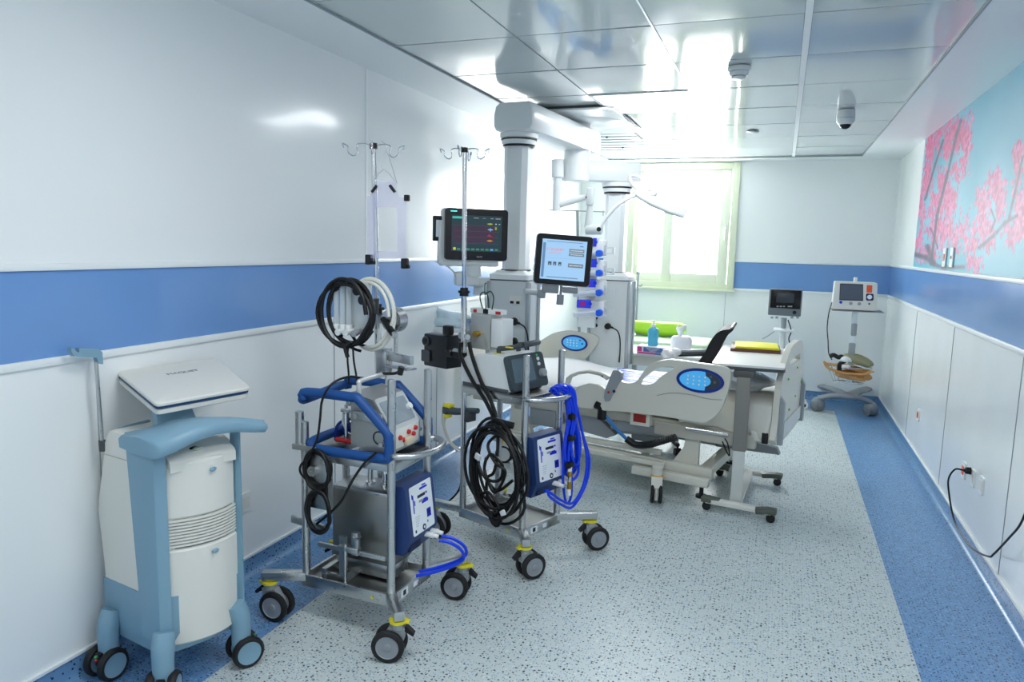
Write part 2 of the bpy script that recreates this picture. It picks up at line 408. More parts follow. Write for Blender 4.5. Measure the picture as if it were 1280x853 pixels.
# mural print on the right wall: turquoise sky with pink blossom
def blob_field():
    y0, y1 = 2.75, onx(1143, 333, XR).y+.03; z0, z1 = ZT+.025, ZC-.004
    ny, nz = 560, 150
    ys = np.linspace(y0, y1, ny); zs = np.linspace(z0, z1, nz); Y, Z = np.meshgrid(ys, zs)
    # pixel the point falls on, used only to read the photo's layout of the print off at the wall's own coordinates
    V = np.stack([np.full_like(Y, XR), Y, Z-CH], -1)
    d = V @ np.array(FW); px = 640+FPX*(V @ np.array(RT))/d; py = 426.5-FPX*(V @ np.array(UP))/d
    rng = np.random.RandomState(3)
    def noise(s):
        g = rng.rand(int(nz/s)+3, int(ny/s)+3); a = np.arange(nz)/s; b = np.arange(ny)/s
        i = a.astype(int); j = b.astype(int); fa = (a-i)[:, None]; fb = (b-j)[None]; fa = fa*fa*(3-2*fa); fb = fb*fb*(3-2*fb)
        G = lambda p, q: g[np.ix_(i+p, j+q)]
        return (G(0, 0)*(1-fa)+G(1, 0)*fa)*(1-fb)+(G(0, 1)*(1-fa)+G(1, 1)*fa)*fb
    N = noise(24)*.4+noise(9)*.35+noise(4)*.35; N2 = noise(2.2); N3 = noise(5)
    D = np.full_like(Y, -1.)
    for x, y, rx, ry in ((1163, 185, 9, 22), (1180, 175, 14, 26), (1195, 168, 13, 34), (1208, 178, 9, 42), (1160, 225, 9, 36), (1178, 225, 10, 24), (1152, 265, 9, 34), (1150, 305, 8, 26),
        (1172, 255, 12, 24), (1190, 250, 9, 22), (1205, 205, 8, 18), (1178, 290, 18, 26), (1200, 290, 16, 30), (1160, 318, 16, 14), (1215, 300, 14, 36), (1230, 270, 12, 36), (1248, 235, 13, 26), (1240, 290, 13, 30), (1222, 330, 12, 14), (1252, 262, 12, 22), (1262, 285, 8, 26), (1275, 200, 8, 26), (1273, 250, 9, 34), (1276, 285, 9, 18), (1195, 215, 8, 14)):
        D = np.maximum(D, 1-np.hypot((px-x)/rx, (py-y)/ry)**2)
    far = Y < onx(1285, 300, XR).y  # the part beyond the frame's edge
    D = np.where(far, .5*np.sin(Y*6+Z*3)+.3*np.sin(Y*13-Z*9), D)
    mask = np.clip((D*.85+(N-.55)*2.6+(noise(3)-.5)*1.1-.12)*3.5, 0, 1)[..., None]
    sky = np.array([72, 168, 190.])*(1-N3[..., None]*.0)
    t = np.clip((Z-z0)/(z1-z0), 0, 1)[..., None]; c = np.clip(noise(60)*1.5-.35, 0, 1)[..., None]
    sky = np.array([66, 180, 202.])*(1-t)+np.array([56, 156, 182.])*t; sky = sky*(1-c*.6)+np.array([160, 208, 228.])*c*.6
    pk = np.array([214, 78, 138.])*(1-N2[..., None])+np.array([240, 156, 196.])*N2[..., None]; dk = np.clip((noise(3.3)-.45)*3, 0, 1)[..., None]; dk2 = np.clip((Z-1.75)*2-(Y-4.6)*.0, 0, 1)[..., None]*(Y > 5.2)[..., None]; pk = pk*(1-dk*.55)+np.array([166, 50, 100.])*dk*.55; pk = pk*(1-dk2*.35)+np.array([196, 70, 116.])*dk2*.35
    col = sky*(1-mask)+pk*mask
    for line, wd in (([(1157, 250), (1170, 205), (1180, 175)], 1.2), ([(1166, 320), (1172, 270), (1186, 215), (1196, 170), (1202, 150)], 1.6), ([(1173, 310), (1168, 295), (1164, 285)], 1), ([(1225, 310), (1243, 295), (1258, 278), (1272, 270)], 2.2), ([(1262, 275), (1270, 240), (1280, 195)], 1.4), ([(1143, 318), (1158, 322), (1168, 330), (1160, 308)], 3), ([(1165, 330), (1180, 335), (1205, 334)], 2.5), ([(1240, 290), (1245, 275), (1240, 262)], 1)):
        for (ax_, ay_), (bx_, by_) in zip(line, line[1:]):
            l2 = (bx_-ax_)**2+(by_-ay_)**2; tt = np.clip(((px-ax_)*(bx_-ax_)+(py-ay_)*(by_-ay_))/l2, 0, 1)
            dd = np.hypot(px-ax_-tt*(bx_-ax_), py-ay_-tt*(by_-ay_)); k = np.clip(1.4-dd/wd, 0, 1)[..., None]*(.75+.25*(N3[..., None] > .4))
            col = col*(1-k)+np.array([62, 66, 92.])*k
    cc = np.clip(col*.92, 0, 255)/255; cc = np.where(cc <= .04045, cc/12.92, ((cc+.055)/1.055)**2.4)
    vs = np.stack([np.full_like(Y, XR-.004), Y, Z], -1).reshape(-1, 3)
    idx = np.arange(ny*nz).reshape(nz, ny); fs = np.stack([idx[:-1, :-1], idx[:-1, 1:], idx[1:, 1:], idx[1:, :-1]], -1).reshape(-1, 4)[:, ::-1]
    me = bpy.data.meshes.new('mural'); me.from_pydata(vs.tolist(), [], fs.tolist())
    ca = me.color_attributes.new('print', 'FLOAT_COLOR', 'POINT')
    ca.data.foreach_set('color', np.concatenate([cc.reshape(-1, 3), np.ones((ny*nz, 1))], 1).astype(np.float32).ravel())
    m = bpy.data.materials.new('mural print'); m.use_nodes = True; n, L = nodes(m); a = n.new('ShaderNodeVertexColor'); a.layer_name = 'print'
    L.new(a.outputs[0], n['Principled BSDF'].inputs['Base Color']); n['Principled BSDF'].inputs['Roughness'].default_value = .5
    me.materials.append(m)
    root = thing('wall_mural', (XR, (y0+y1)/2, z0), 'wall mural of pink blossom branches against a turquoise sky on the right wall', 'mural')
    o = bpy.data.objects.new('print', me); C.objects.link(o); o.parent = root; o.matrix_parent_inverse = root.matrix_world.inverted()
    b = MB(); b.bx((XR-.0035, y0, z0), (XR, y1, z1)); p = b.build('backing_panel', WHITE, root); p.matrix_parent_inverse = root.matrix_world.inverted()
    bpy.context.view_layer.update()
blob_field()

# wall sockets
def socket(p, nrm, label, kind='red', w=.075, h=.085, group=None, name='wall_socket', cat='socket'):
    x = Vector((nrm[1], -nrm[0], 0)); T = axes(p, -x, (0, 0, 1)); z = Vector((T[0][2], T[1][2], T[2][2]))
    if z.dot(Vector((*nrm, 0))) < 0: T = axes(p, x, (0, 0, 1))
    t = thing(name, T, label, cat, group)
    m = MB(); m.prism(rr(w, h, .008), .009); m.build('plate', WHITE, t)
    m = MB()
    if kind == 'red': m.prism(rr(.042, .045, .004), .012); m.m = 1; m.cyl((-.009, 0, .0121), (-.009, 0, .0126), .004, seg=8); m.cyl((.009, 0, .0121), (.009, 0, .0126), .004, seg=8); m.build('socket_insert', [ORANGE, BLACK], t)
    elif kind == 'white': m.prism(rr(.045, .048, .004), .0105); m.build('insert', OFFW, t)
    else: m.prism(rr(.02, .02, .004), .012); m.build('button', mat('grey green button', (90, 110, 96), .5), t)
    return t
def rs(px, py, label, kind='red', **k): p = onx(px, py, XR); return socket((XR-(.005 if p.z > ZT else 0), p.y, p.z), (-1, 0), label, kind, **k)
rs(1183, 322, 'socket with red insert set into the lower edge of the blossom mural', 'red', w=.085, h=.12)
rs(1192, 322, 'white call button plate beside the red socket on the mural', 'button', w=.085, h=.12, name='wall_button', cat='switch')
rs(1149, 519, 'red single socket low on the far part of the right wall')
rs(1206, 588, 'red socket with a black plug in it, low on the right wall', w=.07)
rs(1217.5, 598, 'white socket plate next to the plugged red socket', 'white', w=.07, name='socket_plate')
rs(1228, 607, 'white socket plate nearest the camera, at the end of the socket row', 'white', w=.07, name='socket_plate')
p = onx(305, 628, XL); socket((XL, p.y, p.z), (1, 0), 'small white socket on the left wall behind the balloon pump cart', 'white')
# black power cord
q = [onx(1204, 588, XR-.045), onx(1194, 587, XR-.08), onx(1186, 598, XR-.10), onx(1186, 615, XR-.09), onx(1192, 648, XR-.07), onx(1204, 672, XR-.06), onx(1218, 688, XR-.05), onx(1236, 696, XR-.05), onx(1242, 693, XR-.05), onx(1252, 683, XR-.04), onx(1262, 672, XR-.04), onx(1274, 658, XR-.04), onx(1283, 638, XR-.04), onx(1300, 590, XR-.03)]
t = thing('power_cable', q[0], 'black power cord plugged into the red socket, drooping along the right wall', 'cord')
m = MB(); m.T = Matrix.Translation(-q[0]); m.tube(q, .0045, 8); m.build('cable', CABLE, t)
m = MB(); m.T = Matrix.Translation(-q[0]); m.cyl((XR-.012, q[0].y, q[0].z), (XR-.035, q[0].y, q[0].z), .019, .017); m.cyl((XR-.035, q[0].y, q[0].z), q[0], .012, .006); m.build('plug', CABLE, t)

# smoke detector, dome camera, sprinkler
p = fl(924, 84, ZC)
t = thing('smoke_detector', p, 'round white smoke detector on the ceiling nearest the camera', 'smoke detector')
m = MB(); m.lathe([(.0, 0), (.056, 0), (.056, -.014), (.05, -.022), (0, -.022)][::-1]); m.build('base', WHITE, t)
m = MB(); m.lathe([(0, -.058), (.028, -.058), (.036, -.052), (.036, -.047), (0, -.047)]); m.lathe([(0, -.044), (.042, -.044), (.048, -.024), (0, -.024)]); m.build('sensor_head', WHITE, t)
m = MB(); m.cyl((0, 0, -.05), (0, 0, -.02), .034); m.build('grille_ring', DGREY, t)
p = fl(1058, 138, ZC)
t = thing('dome_camera', p, 'white dome security camera hanging from the ceiling on the right', 'security camera')
m = MB(); m.lathe([(0, 0), (.052, 0), (.056, -.045), (.056, -.05), (0, -.05)][::-1]); m.build('housing', WHITE, t)
m = MB(); m.lathe([(0, -.052), (.055, -.052), (.053, -.075), (.04, -.09), (0, -.09)][::-1]); m.build('skirt', WHITE, t)
m = MB(); m.ball((0, 0, -.085), .037, (1, 1, .9)); m.build('lens_dome', mat('black dome', (8, 8, 10), .08), t)
p = fl(941, 164, ZC)
m = MB(); m.lathe([(0, 0), (.045, 0), (.045, -.006), (.03, -.012), (0, -.012)][::-1], Matrix.Translation(p)); single(m, 'sprinkler_cover', GREYP, 'small flat grey sprinkler cover on the ceiling behind the smoke detector', 'sprinkler', origin=p)

# ================================================================ CASTORS AND CARTS
def caster(parent, x, y, ang, r=.06, top=.155, twin=False, name='caster'):
    T = Matrix.Translation((x, y, 0)) @ Matrix.Rotation(R(ang), 4, 'Z')
    o = bpy.data.objects.new(name, None)
    m = MB()   # housing: trail in +x
    m.cyl((0, 0, top-.035), (0, 0, top-.004), .024, seg=16)
    m.slab([(-.028, -.016, .125), (.03, -.016, .125), (.055, -.016, .085), (.062, -.016, r), (.02, -.016, r-.014), (-.024, -.016, .08)], (0, .032, 0))
    if twin: m.box((.02, 0, r+.036), (.08, .05, .05), bev=.012)
    c = m.build(name, GREYP, parent, T)
    off = .027
    for s_ in ((-1, 1)):
        wm = MB(); y0 = s_*off-(.011 if s_ > 0 else .011); prof = [(0, .003), (r*.66, .003), (r*.70, 0), (r*.86, 0), (r, .006), (r, .016), (r*.86, .022), (r*.70, .022), (r*.66, .019), (0, .019)]
        WT = Matrix.Translation((.03, y0, r)) @ Matrix.Rotation(R(-90), 4, 'X')
        wm.lathe(prof, WT, 28); wm2 = MB(); k = 28
        for fi, f in enumerate(wm.f):
            rad = [((wm.v[i].x-.03)**2+(wm.v[i].z-r)**2)**.5 for i in f]; wm.mi[fi] = 1 if max(rad) < r*.72 else 0
        wm.m = 1; wm.lathe([(0, -.003), (r*.2, -.002), (r*.24, .001), (r*.24, .021), (r*.2, .024), (0, .025)], WT, 14)
        wm.build('wheel', [RUBBER, WHEELG], c)
    m = MB(); m.lathe([(.0, top-.012), (.031, top-.012), (.031, top-.002), (0, top-.002)]); m.box((-.03, 0, top-.008), (.026, .028, .009), bev=.003); m.build('brake_ring', YELL, c)
    m = MB(); m.slab([(-.03, -.012, .135), (-.062, -.012, .105), (-.058, -.012, .095), (-.024, -.012, .115)], (0, .024, 0)); m.build('brake_pedal', BLACK, c)
    return c
def cart(F, label, casters, zsh, pole, ptop, lean=(0, 0), posts=(1., 1., .80, 1.), zr=.72):
    t = thing('equipment_cart', F, label, 'equipment cart')
    a, b = .207, .142
    m = MB(); m.box((0, 0, .155), (2*a, 2*b, .03), bev=.003); m.build('base_plate', STEELD, t)
    m = MB()
    m.bx((-a, -b-.002, .138), (a, -b+.010, .185), .002); m.bx((-a, b-.010, .138), (a, b+.002, .185), .002)
    m.bx((a-.010, -b, .138), (a+.002, b, .185), .002); m.bx((-a-.002, -b, .138), (-a+.010, b, .185), .002); m.build('plate_rim', STEEL, t)
    m = MB(); m.prism(rr(.03, .02, .003), .001, axes((a+.003, .02, .163), (0, 1, 0), (0, 0, 1))); m.build('sticker', LABEL, t)
    m = MB(); m.prism(rr(.05, .03, .003), .001, axes((a+.003, -.06, .163), (0, 1, 0), (0, 0, 1))); m.m = 1; m.prism(rr(.02, .02, .003), .0015, axes((a+.003, -.06, .163), (0, 1, 0), (0, 0, 1))); m.build('sticker', [LABEL, BLACK], t)
    m = MB(); m.prism(ell(.006, .006), .001, axes((.12, -b-.003, .16), (1, 0, 0), (0, 0, 1))); m.build('badge', YELL, t)
    for (x, y), h in zip(((a-.012, -b+.012), (a-.012, b-.012), (-a+.012, -b+.012), (-a+.012, b-.012)), posts):
        m = MB(); m.cyl((x, y, .165), (x, y, h-.004), .0155, seg=24); m.ball((x, y, h-.006), .0155, (1, 1, .4)); m.build('post', STEEL, t)
    for (x, y), ca in casters:
        sx, sy = (1 if x > 0 else -1), (1 if y > 0 else -1)
        p0 = Vector((sx*(a-.02), sy*(b-.02), .165)); p1 = Vector((x, y, .165))
        m = MB(); m.beam(p0+Vector((0, 0, .01)), p1+Vector((0, 0, .01))+(p1-p0).normalized()*.03, .038, .034, .003); m.build('leg', STEEL, t)
        caster(t, x, y, ca)
    # shelf
    m = MB(); m.box((0, 0, zsh), (2*a, 2*b, .012), bev=.002); m.build('shelf', STEELD, t)
    m = MB(); m.bx((-a, -b, zsh-.03), (a, -b+.014, zsh+.004), .002); m.bx((-a, b-.014, zsh-.03), (a, b, zsh+.004), .002); m.bx((a-.014, -b, zsh-.03), (a, b, zsh+.004), .002); m.build('shelf_frame', STEEL, t)
    # push handle bulging out at the right side
    m = MB(); m.tube([(a-.012, -b+.012, zr), (a+.02, -b-.004, zr), (a+.075, -.10, zr), (a+.10, 0, zr), (a+.075, .10, zr), (a+.02, b+.004, zr), (a-.012, b-.012, zr)], .0125, 12)
    m.build('push_handle', STEEL, t)
    # pole
    x, y = pole; tp = Vector((x+lean[0], y+lean[1], ptop)); b0 = Vector((x, y, .17)); mid = b0.lerp(tp, .62)
    pm = MB(); pm.cyl(b0, mid, .0145, seg=20); pm.cyl(mid, tp, .0105, seg=20); pole_o = pm.build('infusion_pole', CHROME, t)
    k = MB(); k.cyl(mid-Vector((0, 0, .02)), mid+Vector((0, 0, .02)), .022, .019); k.cyl(mid-Vector((0, 0, .005)), mid+Vector((0, 0, .006)), .03, seg=8); k.build('clamp_collar', BLACK, pole_o)
    k = MB(); k.cyl(tp-Vector((0, 0, .012)), tp+Vector((0, 0, .01)), .015); k.build('hook_cap', BLACK, pole_o)
    for ang in (8, 98, 188, 278):
        d = Vector((math.cos(R(ang+22)), math.sin(R(ang+22)), 0)); u = Vector((0, 0, 1))
        k = MB(); k.tube([tp, tp+d*.04+u*.006, tp+d*.065+u*.0, tp+d*.062-u*.03, tp+d*.078-u*.042, tp+d*.098-u*.028, tp+d*.10-u*.006, tp+d*.12+u*.004, tp+d*.115-u*.012], .0028, 6); k.build('hook', CHROME, pole_o)
    return t

def power_box(F, c, tilt, label, group=None):
    """wedge shaped dark blue box with a printed data sheet, hung on the cart side facing +x"""
    T = F @ Matrix.Translation(c)
    t = thing('blue_supply_box', T, label, 'medical device')
    prof = [(-.045, 0), (.025, 0), (.055, .075), (.03, .27), (.02, .285), (-.045, .285)]
    P = [(x, -.11, z) for x, z in prof]
    m = MB(); m.slab(P, (0, .22, 0)); m.build('housing', BOXBLUE, t)
    nx = Vector((.03-.055, 0, .27-.075)).normalized()  # up along the sloping face
    ft = axes(Vector((.0435, 0, .175)), (0, 1, 0), nx)
    m = MB(); m.prism(rr(.17, .20, .008), .0018, ft); m.build('data_sheet', LABEL, t)
    m = MB(); random.seed(4)
    def rect(x, y, w_, h_): m.prism([(x, y), (x+w_, y), (x+w_, y+h_), (x, y+h_)], .0024, ft)
    rect(-.01, .072, .06, .009); rect(0.01, .084, .03, .006)
    m.m = 1; rect(-.03, .042, .06, .012); m.m = 0; rect(.034, .046, .012, .008)
    rect(.0, .012, .05, .013); rect(.012, .024, .03, .006); m.m = 2; rect(-.022, .022, .03, .010); m.m = 0
    rect(-.068, -.01, .007, .075); rect(-.058, .02, .007, .02); rect(-.075, .05, .006, .02)
    rect(.03, -.055, .032, .036); m.m = 1; rect(.036, -.042, .02, .014); rect(.028, -.075, .006, .01)
    m.m = 1; m.prism(ell(.013, .013, 16, 0, -.085), .003, ft); m.m = 3; m.prism(ell(.006, .006, 10, 0, -.085), .0034, ft); m.m = 2
    for k in range(5): rect(-.06, -.03-.009*k, .035-.004*k, .0016)
    m.m = 1; rect(-.07, -.09, .01, .012)
    m.build('print', [INK, INKD, GREYP, LABEL], t)
    m = MB(); m.bx((.026, -.085, .008), (.042, .0, .055), .004); m.build('recess_panel', mat('recess', (20, 34, 70), .5), t)
    for y in (.035, .075):
        m = MB(); m.cyl((.03, y, .045), (.075, y+.01, .04), .012); m.cyl((.075, y+.01, .04), (.095, y+.014, .036), .009); m.build('hose_fitting', WHITE, t)
    return t
random.seed(11)
F1 = fr((-1.472, 2.40), -3); F2 = fr((-1.183, 3.245), -21)
cart1 = cart(F1, 'stainless steel cart in front, carrying the blue framed console', [((.285, -.225), 198), ((.285, .285), 192), ((-.325, -.19), 8), ((-.325, .25), 20)], .685, (-.03, .155), 1.86, (-.045, 0), (1., 1., .80, .78), .72)
cart2 = cart(F2, 'stainless steel cart behind, carrying the white console and coiled black cable', [((.285, -.21), 70), ((.31, .26), 60), ((-.37, -.165), 10), ((-.30, .28), 20)], .80, (-.192, -.128), 1.925, (-.03, 0), (1., 1., .5, 1.), .80)
bpy.context.view_layer.update()
# fittings that belong to the front cart
m = MB(); m.bx((-.15, -.12, .30), (.16, -.108, .318), .002); m.box((.03, -.118, .345), (.03, .02, .09), bev=.003); m.box((.0, -.118, .32), (.09, .03, .02), bev=.004); m.cyl((.022, -.13, .37), (.022, -.105, .37), .005); m.cyl((.042, -.13, .37), (.042, -.105, .37), .005); m.build('tank_bracket', STEEL, cart1)
m = MB(); m.slab([(-.13, -.115, .172), (-.02, -.115, .172), (-.02, -.115, .36), (-.05, -.115, .36), (-.05, -.115, .20), (-.13, -.115, .20)], (0, .012, 0)); m.bx((-.06, -.115, .172), (-.02, .02, .18)); m.bx((-.13, -.12, .172), (-.11, .02, .215)); m.cyl((-.012, -.128, .18), (-.012, -.128, .34), .006); m.build('upright_channel', STEEL, cart1)
m = MB(); m.beam((-.26, -.135, .40), (-.10, -.135, .385), .012, .03); m.build('side_bar', STEEL, cart1)
m = MB(); m.beam((-.235, -.15, .70), (-.12, -.15, .70), .016, .022); m.bx((-.165, -.155, .47), (-.075, -.149, .70), .002); m.bx((-.075, -.155, .47), (-.069, -.125, .70)); m.cyl((-.13, -.15, .62), (-.13, -.175, .62), .02); m.build('cable_bracket', STEEL, cart1)
m = MB(); m.cyl((-.215, -.135, .70), (-.215, -.135, .835), .017, seg=20); m.build('short_post', STEEL, cart1)
m = MB(); m.beam((.0, .155, 1.03), (.14, .10, 1.03), .02, .035); m.beam((.0, .155, .99), (.14, .10, .995), .05, .008); m.bx((-.045, .13, .96), (.0, .18, 1.06), .004); m.build('side_arm', STEEL, cart1)
m = MB(); m.tube([(.03, .06, .975), (.10, .04, .985), (.13, .03, 1.0)], .006); m.cyl((.128, .03, .985), (.136, .03, 1.015), .012); m.build('lever', BLACK, cart1)

# ------------------------------------------------ steel tank on the front cart
T = thing('steel_tank', F1 @ Matrix.Translation((.005, .03, .18)), 'brushed steel tank with a bent pipe on the front cart', 'tank')
m = MB(); m.box((0, 0, .20), (.28, .15, .28), bev=.006); m.build('body', STEELD, T)
m = MB(); m.bx((-.13, -.06, 0), (.13, .06, .062), .002); m.build('foot', STEEL, T)
m = MB(); m.box((0, 0, .345), (.285, .155, .014), bev=.003); m.build('lid', STEEL, T)
m = MB(); m.tube([(.06, 0, .35), (.06, 0, .40), (.045, 0, .42), (.0, 0, .42), (-.01, 0, .41), (-.01, 0, .35)], .011, 10); m.cyl((.06, 0, .35), (.06, 0, .362), .02); m.cyl((-.01, 0, .35), (-.01, 0, .362), .02); m.build('pipe', CHROME, T)

# ------------------------------------------------ console in the blue frame
T = thing('heart_lung_console', F1 @ Matrix.Translation((0, 0, .692)), 'metal console with a blue rubber carrying frame on the front cart', 'medical device')
h = .70-.692
m = MB(); pr_ = [(.0, .02), (.175, .02), (.175, .10), (.095, .215), (0, .235)]
m.slab([(x, -.105, z) for x, z in pr_], (0, .21, 0)); m.build('housing', mat('console metal', (176, 178, 176), .35, .7), T)
n1 = [(-.19, .200), (-.175, .222), (.03, .225), (.065, .215), (.178, .115), (.190, .09), (.190, .03), (.172, .012), (.0, .008), (-.14, .010)]
loop = [Vector((x, -.14, z)) for x, z in n1]+[Vector((-.165, -.11, .03)), Vector((-.165, .11, .03))]+[Vector((x, .14, z)) for x, z in reversed(n1)]+[Vector((-.20, .11, .205)), Vector((-.20, -.11, .19))]
m = MB(); m.tube(loop, .0185, 12, closed=True, n=4); m.build('carrying_frame', FRBLUE, T)
m = MB()
for y in (-.122, .122):
    for x, z in ((.05, .20), (.155, .06), (.03, .02)): m.cyl((x, y-.02, z), (x, y+.02, z), .009)
m.build('frame_spacer', GREYP, T)
tt = axes(Vector((.137, 0, .159)), (0, 1, 0), Vector((-.08, 0, .115)))
m = MB(); m.prism(rr(.17, .10, .01), .003, tt); m.build('display', mat('pale console glass', (140, 152, 160), .12, coat=.6), T)
m = MB(); m.prism(rr(.20, .135, .012), .0015, tt); m.build('panel', mat('panel silver', (206, 210, 210), .3, .3), T)
m = MB(); m.cyl(tt @ Vector((.075, 0, .0)), tt @ Vector((.075, 0, .016)), .013); m.build('knob', WHITE, T)
m = MB(); m.tube([(.03, -.095, .23), (.03, -.095, .265), (.03, -.08, .278), (.03, .08, .278), (.03, .095, .265), (.03, .095, .23)], .0095, 10); m.build('top_handle', mat('silver handle', (214, 216, 214), .3, .4), T)
m = MB(); m.bx((.01, -.125, .155-.02), (.145, -.105, .18-.01), .003); m.m = 1
for x in (.035, .115): m.cyl((x, -.128, .152), (x, -.124, .152), .009)
m.build('side_rail', [STEEL, GREYP], T)
m = MB(); ring = [Vector((.125+.024*math.cos(a), -.107, .075+.024*math.sin(a))) for a in [i*math.pi/8 for i in range(16)]]; m.tube(ring, .0025, 6, closed=True, n=1); m.bx((.075, -.108, .17), (.095, -.104, .19), .001); m.build('vent_ring', BLACK, T)
m = MB(); m.bx((.174, -.08, .03), (.179, .09, .105), .004); m.m = 1
for k, (y, z) in enumerate(((-.02, .055), (.01, .08), (.045, .065), (.06, .085), (-.05, .07), (.03, .045))): m.cyl((.178, y, z), (.188, y, z), .010, .008)
m.m = 2; m.box((.19, .0, .05), (.02, .05, .03), bev=.006); m.build('connector_panel', [OFFW, RED, mat('sensor cream', (214, 196, 170), .5)], T)
m = MB(); m.cyl((-.055, -.06, .02), (-.055, -.06, .17), .007); m.cyl((-.055, -.06, .10), (-.055, -.06, .14), .014); m.cyl((-.075, -.06, .15), (-.02, -.06, .15), .008); m.box((-.04, -.06, .185), (.02, .02, .03), bev=.004); m.tube([(-.055, -.06, .16), (-.07, -.06, .10), (-.05, -.05, .06), (0, -.05, .05)], .005); m.build('sensor_holder', CHROME, T)
m = MB(); m.cyl((-.10, -.06, .03), (-.02, -.06, .03), .010); m.m = 1; m.tube([(-.15, .02, .035), (-.10, 0, .06), (-.03, 0, .075), (.0, 0, .08)], .022, 10); m.tube([(-.12, -.04, .0+.02), (-.11, -.04, .08), (-.06, -.03, .11), (.0, -.03, .10)], .006); m.build('tubing_connector', [RED, mat('deep blue hose', (16, 44, 130), .4)], T)

def boxhose(F, c, label, pts):
    t = thing('air_hose', F @ Matrix.Translation(c), label, 'hose')
    for d in (0, .022):
        m = MB(); m.tube([Vector(p)+Vector((0, d, d*.4)) for p in pts], .0065, 8); m.build('tube', HOSE, t)
    return t
power_box(F1 @ Matrix.Translation((.205, .005, .325)) @ Matrix.Scale(.93, 4), (0, 0, 0), 0, 'dark blue supply box with data sheet on the front cart')
power_box(F2 @ Matrix.Translation((.205, -.005, .335)) @ Matrix.Scale(.99, 4), (0, 0, 0), 0, 'dark blue supply box with data sheet on the cart behind')
boxhose(F1, (.305, .036, .352), 'pair of short blue hoses from the supply box on the front cart', [(0, 0, 0), (.04, .01, -.005), (.075, .04, -.04), (.07, .07, -.09), (.03, .05, -.12), (-.04, .01, -.145), (-.09, -.02, -.155)])
# ------------------------------------------------ gas flow meter with coiled hoses on the pole of the front cart
def cen(F, qs, ax, v): return locs(qs, F, ax, v)
T = thing('gas_flow_meter', F1 @ Matrix.Translation((-.06, .13, 1.06)), 'clear tube gas flow meter clamped to the pole of the front cart', 'flow meter')
m = MB(); m.box((-.04, -.05, .17), (.12, .035, .20), bev=.01); m.build('body', mat('meter body', (206, 212, 214), .3, .2), T)
m = MB(); m.cyl((.0, 0, .14), (.0, 0, .20), .024); m.bx((-.02, -.05, .15), (.02, 0, .19), .004); m.build('pole_clamp', DGREY, T)
for x in (-.115, -.085, -.055):
    m = MB(); m.cyl((x, -.085, .09), (x, -.085, .265), .012, seg=14); m.m = 1; m.cyl((x, -.085, .262), (x, -.085, .275), .014); m.cyl((x, -.085, .08), (x, -.085, .10), .014); m.m = 2; m.cyl((x, -.085, .095), (x, -.085, .26), .003); m.ball((x, -.085, .13), .006)
    m.build('flow_tube', [TUBEC, WHITE, GREYP], T)
for x in (-.085, -.05, -.01):
    m = MB(); m.cyl((x, -.07, .075), (x, -.12, .07), .011, .013); m.build('knob', WHITE if x < -.02 else GREYP, T)
for x, z in ((-.01, .235), (.015, .20)):
    m = MB(); m.cyl((x, -.06, z), (x, -.10, z), .016, .018); m.build('valve_knob', BLACK, T)
m = MB(); m.tube([(-.09, -.08, .07), (-.10, -.07, .03), (-.06, -.05, -.0), (-.03, -.04, -.01)], .006); m.tube([(-.05, -.08, .07), (-.03, -.07, .03), (.01, -.05, .01)], .006); m.build('outlet_tube', CABLE, T)
def coil(name, F, c, rx, rz, n, r, mt, label, cat, jit=.01, y=(0, .03), tails=(), group=None, a0=0):
    t = thing(name, F @ Matrix.Translation(c), label, cat, group); pts = []
    for k in range(n):
        jx, jz, ox, oz = [random.uniform(-jit, jit) for _ in range(4)]
        for i in range(12):
            a = 2*math.pi*(i/12)+a0; f = (k+i/12)/n
            pts.append((ox+(rx+jx)*math.cos(a), y[0]+(y[1]-y[0])*f+random.uniform(-.002, .002), oz+(rz+jz)*math.sin(a)))
    m = MB(); m.tube(pts, r, 8, n=3); m.build('loops', mt, t)
    for tl in tails: m = MB(); m.tube(tl, r, 8); m.build('loose_end', mt, t)
    return t
coil('coiled_white_hose', F1, (-.045, .07, 1.205), .105, .135, 3, .007, WCABLE, 'white hose coiled on the flow meter of the front cart', 'hose', .008, (.0, .025))
coil('coiled_black_hose', F1, (-.108, .018, 1.207), .118, .130, 4, .0085, CABLE, 'black hose coiled over the flow meter on the front cart', 'hose', .012, (-.015, .03), [[(.03, -.01, -.11), (.01, -.02, -.13), (.02, -.02, -.17)]])
# two leads falling from the meter and cables on the front cart
def cable(name, pts, r, mt, label, cat='cable', group=None):
    o = Vector(pts[0]); t_ = MB(); t_.tube([Vector(p) for p in pts], r, 8); lo = min(Vector(p).z for p in pts)
    return single(t_, name, mt, label, cat, group, (o.x, o.y, lo))
W1 = lambda l: [F1 @ Vector(p) for p in l]; W2 = lambda l: [F2 @ Vector(p) for p in l]
cable('power_cable', W1([(-.10, .02, 1.09), (-.105, .02, 1.03), (-.10, .02, .97), (-.10, .02, .93)]), .004, CABLE, 'left one of two thin black leads hanging above the blue frame')
cable('power_cable', W1([(-.08, .02, 1.085), (-.075, .02, 1.02), (-.065, .02, .97), (-.06, .02, .93)]), .004, CABLE, 'right one of two thin black leads hanging above the blue frame')
cable('power_cable', [F1 @ loc(q, F1, 1, v) for q, v in (((455, 474), -.02), ((437, 471), -.10), ((415, 480), -.17), ((403, 500), -.19), ((400, 525), -.19), ((396, 550), -.19), ((385, 572), -.18), ((376, 582), -.18), ((376, 592), -.17), ((388, 605), -.165), ((395, 612), -.165))], .0045, CABLE, 'black cable looping down over the left of the blue frame')
cable('power_cable', [F1 @ loc(q, F1, 1, v) for q, v in (((470, 566), -.165), ((455, 580), -.165), ((440, 602), -.165), ((428, 625), -.165), ((412, 642), -.16), ((396, 655), -.15))], .005, CABLE, 'black cable running diagonally in front of the steel tank')
